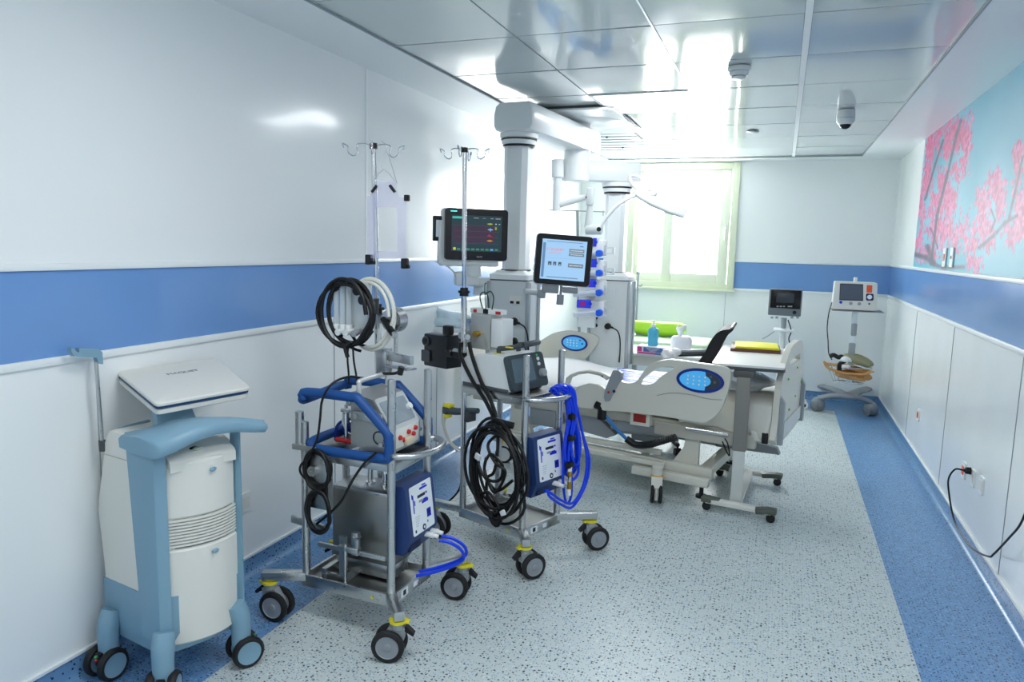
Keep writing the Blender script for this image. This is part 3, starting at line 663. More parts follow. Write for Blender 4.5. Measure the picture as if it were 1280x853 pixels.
for lab, cy, rx, rz in (('upper coiled black strap loop hanging on the left bracket of the front cart', 588, .058, .072), ('lower coiled black strap loop hanging on the left bracket of the front cart', 640, .052, .085)):
    cc = loc((397, cy), F1, 1, -.172); coil('cable_loop', F1, cc, rx, rz, 3, .007, CABLE, lab, 'cable', .005, (-.006, .012))
# hand crank behind the coil
T = thing('rotary_pump', F1 @ Matrix.Translation((.035, .16, 1.10)), 'round silver pump head with a black hand grip on the front pole', 'pump')
m = MB(); m.cyl((0, -.0, .08), (0, -.05, .08), .05, .045, 28); m.cyl((0, -.05, .08), (0, -.058, .08), .03); m.build('head', STEEL, T)
m = MB(); m.cyl((-.03, -.06, .085), (.045, -.10, .035), .011, .014); m.build('grip', BLACK, T); m = MB(); m.cyl((.045, -.10, .035), (.055, -.105, .029), .013); m.build('grip_cap', CHROME, T)
m = MB(); m.bx((-.085, -.02, .06), (-.03, .01, .10), .003); m.cyl((0, -.01, -.06), (0, -.01, .04), .008); m.build('mount_arm', STEEL, T)
# clear holder plate hanging from the pole
T = thing('oxygenator_holder', F1 @ Matrix.Translation((-.075, .155, 1.42)), 'clear acrylic holder plate hung on the front pole', 'holder')
m = MB(); m.slab([(-.005, -.03, .0), (.17, -.03, .0), (.17, -.03, .235), (.135, -.03, .24), (.12, -.03, .30), (.03, -.03, .30), (.01, -.03, .245), (-.005, -.03, .24)], (0, -.008, 0), holes=[[(.03, -.03, .03), (.135, -.03, .03), (.135, -.03, .20), (.03, -.03, .20)]])
m.build('plate', CLEAR, T)
for x, z in ((.0, -.005), (.165, -.015)):
    m = MB(); m.box((x, -.03, z), (.022, .03, .04), bev=.004); m.cyl((x-.014, -.03, z-.012), (x+.02, -.03, z-.012), .007); m.build('clamp', BLACK, T)
m = MB(); m.box((.175, -.034, .235), (.018, .02, .024), bev=.003); m.build('stop', BLACK, T)
for s_ in (-1, 1): m = MB(); m.cyl((.075+s_*.052, -.045, .27-.012), (.075+s_*.030, -.045, .27+.012), .006); m.build('pin', BLACK, T)
m = MB(); m.tube([(.03, -.034, .29), (.055, -.034, .36), (.08, -.034, .415), (.105, -.034, .36), (.13, -.034, .29)], .0013, 5, n=2); m.tube([(.02, -.034, .30), (.07, -.034, .345), (.12, -.034, .30)], .001, 5, n=2); m.tube([(.08, -.034, .415), (.085, -.034, .43), (.075, -.034, .44), (.05, -.02, .455)], .0015, 5); m.build('chain', CHROME, T)

# ------------------------------------------------ white console on the cart behind
T = thing('heater_cooler_console', F2 @ Matrix.Translation((.0, -.03, .807)), 'white console with a dark slanted screen on the cart behind', 'medical device')
m = MB(); pf = [(-.20, .02), (-.19, .0), (.10, .0), (.12, .02), (.075, .165), (.03, .175), (-.17, .145), (-.20, .12)]
m.slab([(x, -.12, z) for x, z in pf], (0, .24, 0)); m.m = 1; m.bx((-.19, -.122, -.0), (.11, .122, .022), .004); b_ = m.build('housing', [WHITE, DGREY], T)
mod = b_.modifiers.new('bevel', 'BEVEL'); mod.width = .01; mod.segments = 3; mod.limit_method = 'ANGLE'
ft = axes(Vector((.101, 0, .092)), (0, 1, 0), Vector((-.045, 0, .145)))
m = MB(); m.prism(rr(.26, .165, .02), .022, ft); m.build('front_bezel', mat('slate plastic', (62, 74, 78), .4), T)
m = MB(); m.prism(rr(.15, .11, .006), .0235, ft @ Matrix.Translation((-.03, .008, 0))); m.build('screen', mat('dim screen', (92, 108, 116), .15, coat=.5), T)
m = MB(); m.cyl(ft @ Vector((.095, -.02, .02)), ft @ Vector((.095, -.02, .04)), .021, .019); m.build('dial', GREYP, T)
for v_ in (.025, .05):
    m = MB(); m.cyl(ft @ Vector((.085, v_, .02)), ft @ Vector((.085, v_, .027)), .0085); m.build('button', LABEL, T)
m = MB(); m.cyl(ft @ Vector((.083, .068, .02)), ft @ Vector((.083, .068, .025)), .005); m.build('green_light', glow('green lamp', (40, 190, 90), .6), T)
m = MB(); m.prism(rr(.04, .004, .001), .0245, ft @ Matrix.Translation((.0, .0, 0)) @ Matrix.Rotation(R(45), 4, 'Z')); m.build('screen_line', mat('trace', (200, 214, 216), .5), T)
m = MB(); m.tube([(.0, -.07, .165), (-.0, -.07, .195), (.03, -.07, .20), (.10, -.06, .215), (.13, -.05, .225)], .012, 8); m.tube([(.0, .07, .165), (.0, .07, .2), (.04, .07, .21), (.13, .06, .23)], .012, 8); m.tube([(.13, -.05, .225), (.14, 0, .23), (.13, .06, .23)], .014, 8); m.build('carry_handle', DGREY, T)
m = MB(); m.bx((-.02, -.09, .17), (.02, -.05, .176), .001); m.bx((.05, -.085, .207), (.09, -.05, .213), .001); m.build('yellow_tape', YELL, T)
# thick black coil hung on the near side of that cart
T = coil('coiled_black_cable', F2, (.07, -.175, .44), .15, .21, 9, .0075, CABLE, 'large coil of black cables hanging on the near side of the cart behind', 'cable', .028, (-.04, .03),
     [[(-.14, .02, .14), (-.10, -.02, .02), (-.04, -.02, -.05), (.03, -.02, -.08), (.10, 0, -.02)], [(0, 0, .20), (.02, -.02, .1), (.0, -.02, .0), (-.06, 0, -.05), (-.05, 0, -.15), (.03, 0, -.22)], [(.03, .0, .2), (-.03, -.03, .13), (.02, -.04, .06), (.08, -.03, .02), (.02, -.03, -.09), (-.04, -.03, -.03)],
      [(-.05, -.02, .05), (.0, -.04, .09), (.06, -.03, .05), (.05, -.03, -.02), (-.02, -.03, -.04), (-.06, -.02, .0), (-.05, -.02, .06)], [(-.10, 0, -.14), (-.02, -.03, -.10), (.05, -.03, -.16), (.0, -.02, -.21)]])
m = MB(); m.tube([(-.06, .02, .21), (.0, .0, .235), (.07, .03, .225)], .016, 8); m.tube([(-.02, -.02, -.2), (.03, -.03, -.24), (.05, -.02, -.2)], .016, 8); m.build('velcro_strap', mat('black strap', (22, 22, 24), .8), T)
m = MB(); m.box((-.095, -.03, .055), (.035, .012, .03), (0, 20, 0), bev=.004); m.build('white_tag', LABEL, T); m = MB(); m.box((.08, -.04, -.17), (.03, .012, .025), (0, -30, 0), bev=.004); m.build('white_tag', LABEL, T)
for k, (a, lab) in enumerate(((0, 'thick black hose from the pole clamp down to the cable coil, nearer the pole'), (.035, 'thick black hose from the pole clamp down to the cable coil, farther from the pole'))):
    q0 = [loc(q, F2, 1, -.16) for q in ((576+a*300, 428), (576+a*400, 445), (590+a*300, 475), (606+a*200, 500), (617+a*100, 522))]
    cable('black_hose', [F2 @ p for p in q0], .0095, CABLE, lab, 'hose')
# blue air hose bundle on the push handle
T = thing('air_hose_bundle', F2 @ Matrix.Translation((.26, .06, .80)), 'bundle of bright blue hoses hanging from the handle of the cart behind', 'hose')
random.seed(8)
for k in range(9):
    dx, dy = random.uniform(-.02, .02), random.uniform(-.02, .02); L_ = random.uniform(.30, .52); wd = random.uniform(.02, .06)
    m = MB(); m.tube([(-.02+dx, -.03+dy, .02), (.0+dx, .0+dy, .045), (.035+dx, .02+dy, .02), (.04+dx, .03+dy, -.10), (.035+dx, .03+dy-.02, -L_*.7), (.035+dx, .04+dy, -L_), (.045+dx, .04+dy+wd, -L_*.95), (.045+dx, .03+dy+wd, -L_*.6), (.04+dx, .04+dy, -.14), (.03+dx, .01+dy, .0), (.0, -.03+dy, .03)], .0062, 8, n=5); m.build('tube', HOSE, T)
for k in (0, 1):
    d = k*.02
    m = MB(); m.tube([(.02, .02, .03), (.045, .05, -.05), (.045, .11, -.20), (.045, .155+d, -.34), (.045, .13+d, -.46), (.045, .05, -.525-d), (.045, -.04, -.49-d), (.04, -.12, -.435-d), (.03, -.15+d, -.42)], .0066, 8); m.build('tube', HOSE, T)
m = MB(); m.tube([(-.02, -.05, .01), (.02, -.04, .05), (.03, .0, .03), (.0, .02, -.01), (-.04, -.01, .0), (-.03, -.05, .03), (.01, -.05, .045), (.035, .0, .02)], .0062, 8); m.tube([(-.03, -.06, .02), (.0, -.07, .04), (.03, -.04, .0), (.03, .02, .03), (.0, .0, .05)], .0062, 8); m.build('knot', HOSE, T)
for z in (-.10, -.20, -.33): m = MB(); m.box((.045, .03+z*.05, z), (.03, .045, .03), bev=.008); m.build('tie', CABLE, T)
m = MB(); m.cyl((.05, .01, -.36), (.05, .012, -.33), .010); m.cyl((.05, .01, -.475), (.05, .01, -.445), .010); m.m = 1; m.cyl((.05, .012, -.385), (.05, .012, -.36), .012); m.cyl((.05, .012, -.445), (.05, .012, -.41), .011); m.m = 2; m.cyl((.05, .012, -.41), (.05, .012, -.385), .009); m.build('brass_coupling', [WHITE, BRASS, CHROME], T)
# scanner-like grip with yellow ends behind the pole
_p = [Vector((-1.47, 3.30, .48)), Vector((-1.47, 3.31, .30)), Vector((-1.50, 3.30, .20)), Vector((-1.62, 3.28, .10)), Vector((-1.78, 3.30, .012)), Vector((-1.9, 3.45, .008))]
cable('power_cable', _p, .005, CABLE, 'black cable dropping to the blue floor border left of the rear cart')
T = thing('hand_pump_grip', F2 @ Matrix.Translation((-.30, -.10, .62)), 'dark grey grip with yellow ends clamped beside the pole of the cart behind', 'clamp')
m = MB(); m.tube([(-.03, 0, .03), (.03, 0, .035), (.10, 0, .05), (.17, 0, .062)], .02, 12, r2=.014); m.build('body', mat('slate grip', (74, 82, 90), .4), T)
m = MB(); m.box((-.035, 0, .055), (.05, .04, .018), bev=.005); m.box((-.04, 0, .0), (.025, .04, .02), bev=.005); m.build('end_cap', YELL, T)
m = MB(); m.box((-.045, 0, .03), (.035, .045, .04), bev=.008); m.build('end_block', DGREY, T); m = MB(); m.bx((.09, -.03, .0), (.13, .03, .05), .003); m.build('clamp_jaw', DGREY, T)
m = MB(); m.tube([(-.09, .02, .06), (-.10, .02, -.04), (-.07, .03, -.13), (.0, .03, -.18)], .006); m.tube([(-.06, .02, .02), (-.085, .02, -.05), (-.05, .03, -.14), (.02, .03, -.17)], .005); m.build('hanging_tube', WCABLE, T)
# gas mixer box on the pole
T = thing('gas_blender', F2 @ Matrix.Translation((-.15, -.05, .985)), 'pale metal gas mixer box clamped to the pole of the cart behind', 'medical device')
m = MB(); m.box((.02, .0, .085), (.13, .09, .17), bev=.004); m.build('housing', mat('pale metal', (190, 192, 186), .35, .5), T)
m = MB(); m.bx((-.09, -.04, .0), (-.045, .02, .14), .003); m.build('clamp_plate', STEEL, T)
m = MB(); m.cyl((-.05, -.05, .06), (-.01, -.10, .06), .013); m.m = 1; m.cyl((.01, -.046, .075), (.01, -.075, .075), .014); m.m = 2; m.cyl((-.07, -.045, .06), (-.07, -.09, .06), .016); m.build('fitting', [CHROME, BRASS, GREYP], T)
m = MB(); m.bx((.095, -.05, .02), (.165, .03, .155), .003); m.build('side_cover', WHITE, T)
m = MB(); m.box((.03, .0, .182), (.19, .06, .024), bev=.004); m.m = 1; m.box((.12, -.031, .182), (.03, .004, .014)); m.box((-.03, -.031, .182), (.02, .004, .014)); m.m = 2; m.box((.04, -.031, .184), (.03, .006, .022)); m.build('manifold', [WHITE, RED, BLACK], T)
m = MB(); m.tube([(.01, -.02, .19), (.0, -.03, .25), (.02, -.03, .275), (.05, -.03, .26), (.05, -.02, .20)], .003, 6); m.tube([(.03, -.02, .19), (.02, -.02, .30), (.03, -.02, .32)], .0025, 6); m.tube([(.07, -.02, .19), (.08, -.02, .25), (.06, -.02, .28), (.03, -.02, .27)], .003, 6); m.build('wire', mat('dark green wire', (26, 60, 44), .5), T)

# ================================================================ BALLOON PUMP CART (left foreground)
# footprint corners on the floor: left-front, right-front, right-back, left-back
QA, QB, QC, QD = Vector((-1.795, 1.675, 0)), Vector((-1.70, 1.945, 0)), Vector((-2.03, 2.06, 0)), Vector((-2.095, 1.73, 0))
O_ = (QA+QB+QC+QD)/4
T = thing('balloon_pump_cart', O_, 'cream and pale blue wheeled medical cart with closed lid at left foreground', 'medical cart')
def Q(s_, t_, z):  # s: 0 back .. 1 front, t: 0 left .. 1 right
    b = QD.lerp(QC, t_); f = QA.lerp(QB, t_); p = b.lerp(f, s_)-O_; return Vector((p.x, p.y, z))
def qring(z, s0, s1, t0, t1, bulge=0., n=6, rcorner=.0):
    P = [Q(s1+bulge*(1-(2*(t-t0)/(t1-t0)-1)**2), t, z) for t in [t0+(t1-t0)*i/(2*n) for i in range(2*n+1)]]
    P += [Q(s1+(s0-s1)*i/n, t1, z) for i in range(1, n+1)]
    P += [Q(s0, t1+(t0-t1)*i/n, z) for i in range(1, n+1)]
    P += [Q(s0+(s1-s0)*i/n, t0, z) for i in range(1, n)]
    return P
m = MB(); m.loft([qring(.125, .10, .90, .10, .90, .03), qring(.135, .03, .97, .03, .97, .05), qring(.20, .0, 1, 0, 1, .06), qring(.33, .0, 1, 0, 1, .06)]); m.build('base', LBLUE, T)
m = MB(); m.loft([qring(.33, .005, .98, .015, .985, .05), qring(.34, .01, .98, .02, .98, .05), qring(.56, -.07, .97, .02, .98, .05), qring(.60, -.05, .97, .02, .98, .05), qring(.74, .04, .95, .04, .96, .05), qring(.76, .05, .95, .045, .955, .05)]); b_ = m.build('side_shell', OFFW, T)
m = MB(); m.loft([qring(.762, .05, .93, .045, .955, .04), qring(.80, .06, .92, .05, .95, .04), qring(.84, .10, .70, .08, .92, .04), qring(.845, .14, .66, .12, .88, .03)]); m.build('top_cover', OFFW, T)
# front panels
def front(name, z0, z1, t0, t1, s_=1.0, bul=.11, mt=OFFW, top=0):
    m = MB(); n = 12; rings = []
    for z, ds in ((z0, -.03), (z0+.008, 0), (z1-.008, 0), (z1, -.03)):
        ring = [Q(s_+ds+bul*(1-(2*i/n-1)**2), t0+(t1-t0)*i/n, z-.0) for i in range(n+1)]+[Q(s_-.12, t1, z), Q(s_-.12, t0, z)]
        rings.append(ring)
    m.loft(rings); return m.build(name, mt, T)
front('lower_panel', .155, .485, .12, .96)
front('upper_panel', .585, .775, .12, .93)
m = MB(); n = 12
for k in range(9):
    z = .492+k*.0105
    m.loft([[Q(1.0+d+.11*(1-(2*i/n-1)**2), .12+.83*i/n, zz) for i in range(n+1)]+[Q(.9, .95, zz), Q(.9, .12, zz)] for zz, d in ((z, -.02), (z+.001, 0), (z+.0065, 0), (z+.0075, -.02))])
m.build('vent_grille', OFFW, T)
m = MB(); m.loft([[Q(.965+.11*(1-(2*i/n-1)**2), .12+.83*i/n, zz) for i in range(n+1)]+[Q(.85, .95, zz), Q(.85, .12, zz)] for zz in (.486, .586)]); m.build('grille_back', mat('grille shade', (120, 120, 116), .6), T)
m = MB(); rings = []
for s_, z in ((1.07, .775), (1.05, .785), (.95, .80), (.86, .81)): rings.append([Q(s_, .14, z-.03), Q(s_, .14, z), Q(s_+.02, .4, z+.005), Q(s_+.02, .7, z+.005), Q(s_, .92, z), Q(s_, .92, z-.03)])
m.loft(rings); m.build('front_ledge', OFFW, T)
for z, tt_ in ((.455, .6), (.735, .6)):
    c = Q(1.108, tt_, z); m = MB(); m.prism(rr(.034, .034, .012), .004, axes(c-Vector((.004, 0, 0)), QB-QA, (0, 0, 1))); f_ = m.build('latch_seat', OFFW, T)
    m = MB(); m.ball(c+Vector((.004, -.001, 0)), .013, (.45, 1.1, .6)); m.build('latch_button', LBLUE, T)
c = Q(1.0, .5, .803); m = MB(); m.ball(c, .016, (.8, 1.1, .35)); m.build('mode_knob', mat('pale green knob', (196, 208, 190), .4), T)
m = MB(); m.ball(c+Vector((-.012, -.004, .002)), .014, (.6, 1.2, .3)); m.build('knob_recess', BLACK, T)
# corner columns
for t_, sg in ((.055, -1), (.965, 1)):
    m = MB(); rings = []
    for z in (.19, .3, .45, .6, .72, .84, .865):
        s0 = .74 - (z-.2)*.24 if t_ < .5 else .93; s1 = 1.015-(max(0, z-.55))*.02
        c0 = t_-.085 if t_ < .5 else t_-.02; c1 = t_+.055 if t_ < .5 else t_+.035
        rings.append([Q(s0, c0, z), Q(s1-.04, c0, z), Q(s1+.015, c0+.015, z), Q(s1+.045, (c0+c1)/2, z), Q(s1+.035, c1, z), Q(s1-.06, c1+.005, z), Q(s0, c1, z)])
    m.loft(rings); m.build('corner_column', LBLUE, T)
# swept handle on top
m = MB(); rings = []
for t_, s0, s1, z, th in ((-.10, .60, 1.20, .862, .05), (-.06, .62, 1.24, .868, .052), (.10, .68, 1.26, .878, .050), (.35, .76, 1.25, .894, .045), (.6, .86, 1.22, .898, .042), (.85, .95, 1.20, .890, .040), (1.08, 1.02, 1.21, .876, .038), (1.22, 1.06, 1.21, .866, .034), (1.245, 1.08, 1.20, .864, .028)):
    a, b = s0, s1; rings.append([Q(a, t_, z-th*.8), Q(a-.01, t_, z-th*.25), Q(a+.04, t_, z), Q((a+b)/2, t_, z+.006), Q(b-.05, t_, z), Q(b, t_, z-th*.2), Q(b+.01, t_, z-th*.6), Q(b-.02, t_, z-th), Q((a+b)/2, t_, z-th)])
m.loft(rings); m.build('handle', LBLUE, T, sharp=50)
# neck and closed lid
m = MB(); rings = []
for s_, t_, z, w_ in ((.66, .5, .84, .075), (.60, .5, .89, .062), (.52, .5, .95, .055), (.48, .5, .985, .075)):
    c = Q(s_, t_, z); ax_ = (QB-QA).normalized(); fx = Vector((ax_.y, -ax_.x, 0)); rings.append([c+ax_*a*w_+fx*b*.022 for a, b in ((-1, -1), (-1, .6), (-.8, 1), (.8, 1), (1, .6), (1, -1))])
m.loft(rings); m.build('lid_neck', LBLUE, T)
qs = [((145.5, 464), 1.018), ((195.5, 505), .966), ((314, 484), .966), ((269, 447), 1.018)]
lp = [fl(q[0], q[1], z) for q, z in qs]
def sub(P, k=.06, n=4):  # rounded quad outline
    out = []
    for i in range(4):
        a, b, c = P[i-1], P[i], P[(i+1) % 4]; p0 = b.lerp(a, k); p1 = b.lerp(c, k)
        for j in range(n+1): t = j/n; out.append(p0.lerp(b, t).lerp(b.lerp(p1, t), t)-O_)
    return out
nrm = (lp[1]-lp[0]).cross(lp[2]-lp[1]).normalized(); nrm = nrm if nrm.z > 0 else -nrm
cc = (lp[0]+lp[1]+lp[2]+lp[3])/4
def lid(name, z0, z1, inset, mt, dome=0):
    P = [cc+(p-cc)*(1-inset) for p in lp]; o = sub(P); P2 = sub([cc+(p-cc)*(1-inset-.02) for p in lp])
    m = MB(); rg = [[p+nrm*z0 for p in P2], [p+nrm*(z0+.003) for p in o], [p+nrm*(z1-.004) for p in o], [p+nrm*z1 for p in P2]]
    if dome: rg.append([p+nrm*(z1+.004) for p in sub([cc+(p-cc)*(.7) for p in lp])])
    m.loft(rg); return m.build(name, mt, T)
lid('lid', -.014, 0, 0, OFFW, 1); lid('lid_trim', -.024, -.013, .012, NAVY); lid('keyboard_tray', -.042, -.0235, .02, OFFW)
LT = axes(cc-O_+nrm*.005, lp[2]-lp[1], -((lp[1]-lp[0]))); LT.translation = (lp[0].lerp(lp[3], .52)).lerp(lp[1].lerp(lp[2], .52), .34)-O_+nrm*.0045
if (LT.to_3x3() @ Vector((0, 0, 1))).z < 0: LT = LT @ Matrix.Rotation(math.pi, 4, 'X')
text('MAQUET', .024, LT, mat('grey lettering', (120, 128, 136), .5), T, sx=1.25)
# drip pole with hook arm
XP = -2.085; _a = onx(128, 553, XP); _b = onx(120, 452, XP); pb = Vector((XP, _a.y, _a.z)); ptop = Vector((XP, _b.y, _b.z))
m = MB(); m.cyl(pb-O_-Vector((0, 0, .02)), ptop-O_, .006, seg=12); pole_o = m.build('drip_pole', STEEL, T)
m = MB(); m.cyl(pb-O_-Vector((0, 0, .03)), pb-O_+Vector((0, 0, .006)), .012); m.build('pole_collar', DGREY, pole_o)
hk = [onx(q[0], q[1], XP-.009)-O_ for q in ((124, 455), (118, 453), (116, 447), (98, 446), (88, 445), (84, 439), (84, 434.5), (88, 436), (91, 440), (94, 440), (94, 435), (118, 436), (123, 440))]
m = MB(); m.slab(hk, (.018, 0, 0)); m.build('hook_arm', LBLUE, pole_o)
m = MB(); m.beam(Q(.04, .2, .835), Q(.02, .55, .84), .012, .012, .004); m.build('rear_rail', LBLUE, T)
m = MB(); m.tube([Q(.85, 1.02, .45), Q(.87, 1.06, .50), Q(.85, 1.06, .55), Q(.84, 1.02, .6)], .008); m.build('side_cable_hook', DGREY, T)
# legs and twin wheels
def pumpwheel(x, y, ang, lift):
    p = Vector((x, y, 0))-O_
    m = MB(); m.T = Matrix.Translation(p) @ Matrix.Rotation(R(ang), 4, 'Z')
    m.tube([(-.02, 0, .23), (-.006, 0, .19), (.0, 0, .15), (.0, 0, .07)], lambda f: .036-.008*abs(f-.4), 16, n=5)
    l = m.build('leg', LBLUE, T)
    for s_ in (-1, 1):
        w_ = MB(); WT = Matrix.Translation(p) @ Matrix.Rotation(R(ang), 4, 'Z') @ Matrix.Translation((.012, s_*.034-.013, .055)) @ Matrix.Rotation(R(-90), 4, 'X')
        r_ = .055; w_.lathe([(0, .002), (r_*.68, .002), (r_*.74, 0), (r_*.9, 0), (r_, .007), (r_, .018), (r_*.9, .026), (r_*.74, .026), (r_*.68, .024), (0, .024)], WT, 28)
        c_ = WT.translation
        for fi, f in enumerate(w_.f):
            rad = [(WT.inverted() @ w_.v[i]) for i in f]; w_.mi[fi] = 1 if max((v.x**2+v.y**2)**.5 for v in rad) < r_*.76 else 0
        w_.build('wheel', [RUBBER, LBLUE], l)
    k = MB(); k.T = Matrix.Translation(p) @ Matrix.Rotation(R(ang), 4, 'Z'); k.box((.03, 0, .075), (.03, .026, .05), bev=.006); k.build('wheel_fork', BLACK, l)
    k = MB(); k.T = Matrix.Translation(p) @ Matrix.Rotation(R(ang), 4, 'Z'); k.ball((.047, 0, .09), .006); k.m = 1; k.ball((.047, 0, .078), .006); k.build('lock_mark', [mat('green mark', (40, 150, 80), .4), RED], l)
pumpwheel(-2.05, 1.70, -95, 0); pumpwheel(-1.69, 1.925, 60, 0); pumpwheel(-1.765, 1.655, -60, 0); pumpwheel(-2.03, 2.03, 100, 0)

# ================================================================ CEILING PENDANTS
PWH = mat('pendant white', (228, 232, 232), .3, coat=.2)
PGY = mat('pendant face', (206, 212, 212), .35)
def rbox(m, c, w, d, z0, z1, r, inset=0):  # vertical box with rounded corners
    o = rr(w, d, r); m.loft([[Vector((c[0]+x, c[1]+y, z0)) for x, y in o], [Vector((c[0]+x, c[1]+y, z1)) for x, y in o]])
def octo(w, d, k): return [(w/2, -d/2+k), (w/2, d/2-k), (w/2-k, d/2), (-w/2+k, d/2), (-w/2, d/2-k), (-w/2, -d/2+k), (-w/2+k, -d/2), (w/2-k, -d/2)]
def barrel_arm(m, p0, p1, w, h):
    d = (p1-p0).normalized(); sd = Vector((d.y, -d.x, 0)); P = []
    prof = [(-.5, -.30), (-.44, -.46), (-.3, -.5), (.3, -.5), (.44, -.46), (.5, -.30), (.5, .1), (.46, .38), (.36, .5), (-.36, .5), (-.46, .38), (-.5, .1)]
    rg = []
    for p, k in ((p0-d*.004, .93), (p0+d*.012, 1), (p1-d*.012, 1), (p1+d*.004, .93)): rg.append([p+sd*a*w*k+Vector((0, 0, b*h*k)) for a, b in prof])
    m.loft(rg)
def pendant(F, label, arm, column_c, zc0, zc1, head, sockets, name='ceiling_pendant'):
    t = thing(name, F, label, 'ceiling pendant'); o = F.translation if isinstance(F, Matrix) else Vector(F); I = Matrix.Translation(-o)
    p0, p1, w_, h_ = arm
    m = MB(); m.T = I; barrel_arm(m, p0, p1, w_, h_); m.build('arm', PWH, t)
    cx, cy = column_c; za = p0.z-h_/2
    m = MB(); m.T = I; m.lathe([(0, -.07), (.108, -.07), (.108, -.03), (.12, -.03), (.12, 0), (0, 0)], Matrix.Translation((cx, cy, za))); m.build('swivel_collar', PWH, t)
    m = MB(); m.T = I; m.lathe([(0, -.042), (.113, -.042), (.113, -.034), (0, -.034)], Matrix.Translation((cx, cy, za))); m.lathe([(0, -.082), (.10, -.082), (.10, -.071), (0, -.071)], Matrix.Translation((cx, cy, za))); m.lathe([(0, 0), (.098, 0), (.098, .006), (0, .006)], Matrix.Translation((cx, cy, zc0-.002))); m.build('gasket_ring', BLACK, t)
    m = MB(); m.T = I; oc = octo(.155, .15, .03); m.loft([[Vector((cx+x, cy+y, zc0)) for x, y in oc], [Vector((cx+x, cy+y, za-.08)) for x, y in oc]]); m.build('column', PWH, t)
    hx, hy, hw, hd, z0, z1 = head
    m = MB(); m.T = I; m.loft([[Vector((hx+x*k, hy+y*k, z)) for x, y in rr(hw, hd, .02)] for z, k in ((z1, 1.03), (z1+.03, 1.03), (zc0-.01, .78), (zc0, .74))]); m.build('head_cover', PWH, t)
    m = MB(); m.T = I; rbox(m, (hx, hy), hw*1.0, hd*1.0, z1-.008, z1, .015); m.build('head_seam', DGREY, t)
    m = MB(); m.T = I; rbox(m, (hx, hy), hw, hd, z0, z1-.008, .012); m.build('supply_head', PGY, t)
    for sx in (-1, 1):
        m = MB(); m.T = I; m.bx((hx+sx*(hw/2+.004)-.012, hy-hd/2-.006, z0), (hx+sx*(hw/2+.004)+.012, hy-hd/2+.03, z1-.012), .003); m.bx((hx+sx*(hw/2+.004)-.008, hy+hd/2-.04, z0), (hx+sx*(hw/2+.004)+.008, hy+hd/2, z1-.012), .003); m.build('side_rail', RAILG, t)
    for kind, q in sockets:
        p = at(*q, hy-hd/2-.001)
        m = MB(); m.T = I @ Matrix.Translation(p)
        if kind == 'plug':
            m.cyl((0, .0, 0), (0, -.03, 0), .026, .022); m.cyl((0, -.02, 0), (.045, -.035, -.006), .008); m.build('plug', BLACK, t)
            k = MB(); k.T = m.T; k.prism(ell(.03, .03), .002, axes((0, 0, 0), (1, 0, 0), (0, 0, 1))); k.build('socket_ring', OFFW, t)
            k = MB(); k.T = m.T; k.tube([(.045, -.035, -.006), (.085, -.04, -.03), (.105, -.04, -.09), (.105, -.02, -.19), (.10, -.01, -.27)], .005, 8); k.build('plug_cord', CABLE, t)
        elif kind == 'hole': m.cyl((0, 0, 0), (0, -.006, 0), .014); m.build('gas_outlet', BLACK, t)
        elif kind == 'data':
            m.prism(rr(.075, .05, .004), .003, axes((0, 0, 0), (1, 0, 0), (0, 0, 1))); m.m = 1
            for x in (-.02, .02): m.box((x, -.004, -.016), (.022, .004, .016))
            m.build('data_outlet', [OFFW, BLACK], t)
    return t
z_a = 2.262
t1 = pendant(Vector((-1.40, 5.2, 2.385)), 'nearer ceiling pendant with wide box arm, carrying the white column beside the patient monitor', (Vector((-1.59, 4.26, z_a)), Vector((-1.46, 5.45, z_a)), .275, .172), (-1.595, 4.385), 1.33, 0, (-1.60, 4.385, .255, .235, .66, 1.272), [('data', (644, 375)), ('plug', (643, 402)), ('plug', (643, 427))])
o1 = Vector((-1.40, 5.2, 2.385))
m = MB(); m.prism(rr(.56, 1.02, .09, 6), .012, Matrix.Translation((.03, .05, -.012))); m.build('mount_plate', PWH, t1)
m = MB(); m.prism(rr(.575, 1.035, .09, 6), .01, Matrix.Translation((.03, .05, 0))); m.build('plate_gasket', DGREY, t1)
m = MB(); m.lathe([(0, -.018), (.25, -.018), (.26, -.0121), (0, -.0121)], Matrix.Translation((.03, .05, 0)), 40); m.build('plate_disc', PWH, t1)
m = MB(); m.cyl((-.06, .06, -.012), (-.06, .06, -.42), .095, seg=32); m.build('hub', PWH, t1)
m = MB(); m.cyl((-.06, .06, -.072), (-.06, .06, -.06), .098, seg=32); m.build('hub_ring', DGREY, t1)
# second pendant: lower arm to the column beside the window
hubp = Vector((-1.46, 5.26, 2.03))
e2 = at(800, 222, 5.62)
t2 = pendant(Vector((-1.46, 5.26, 1.96)), 'farther ceiling pendant with its white column in front of the window', (Vector((e2.x-.02, 5.60, 2.05)), Vector((-1.64, 5.30, 2.05)), .17, .15), (-1.215, 5.56), 1.30, 0, (-1.215, 5.56, .29, .26, .58, 1.245), [('hole', (745, 397.5)), ('hole', (745, 407)), ('plug', (760, 408))])
m = MB(); m.cyl((-.0, 0, .0), (0, 0, .02), .09, seg=28); m.build('hub_cap', PWH, t2)
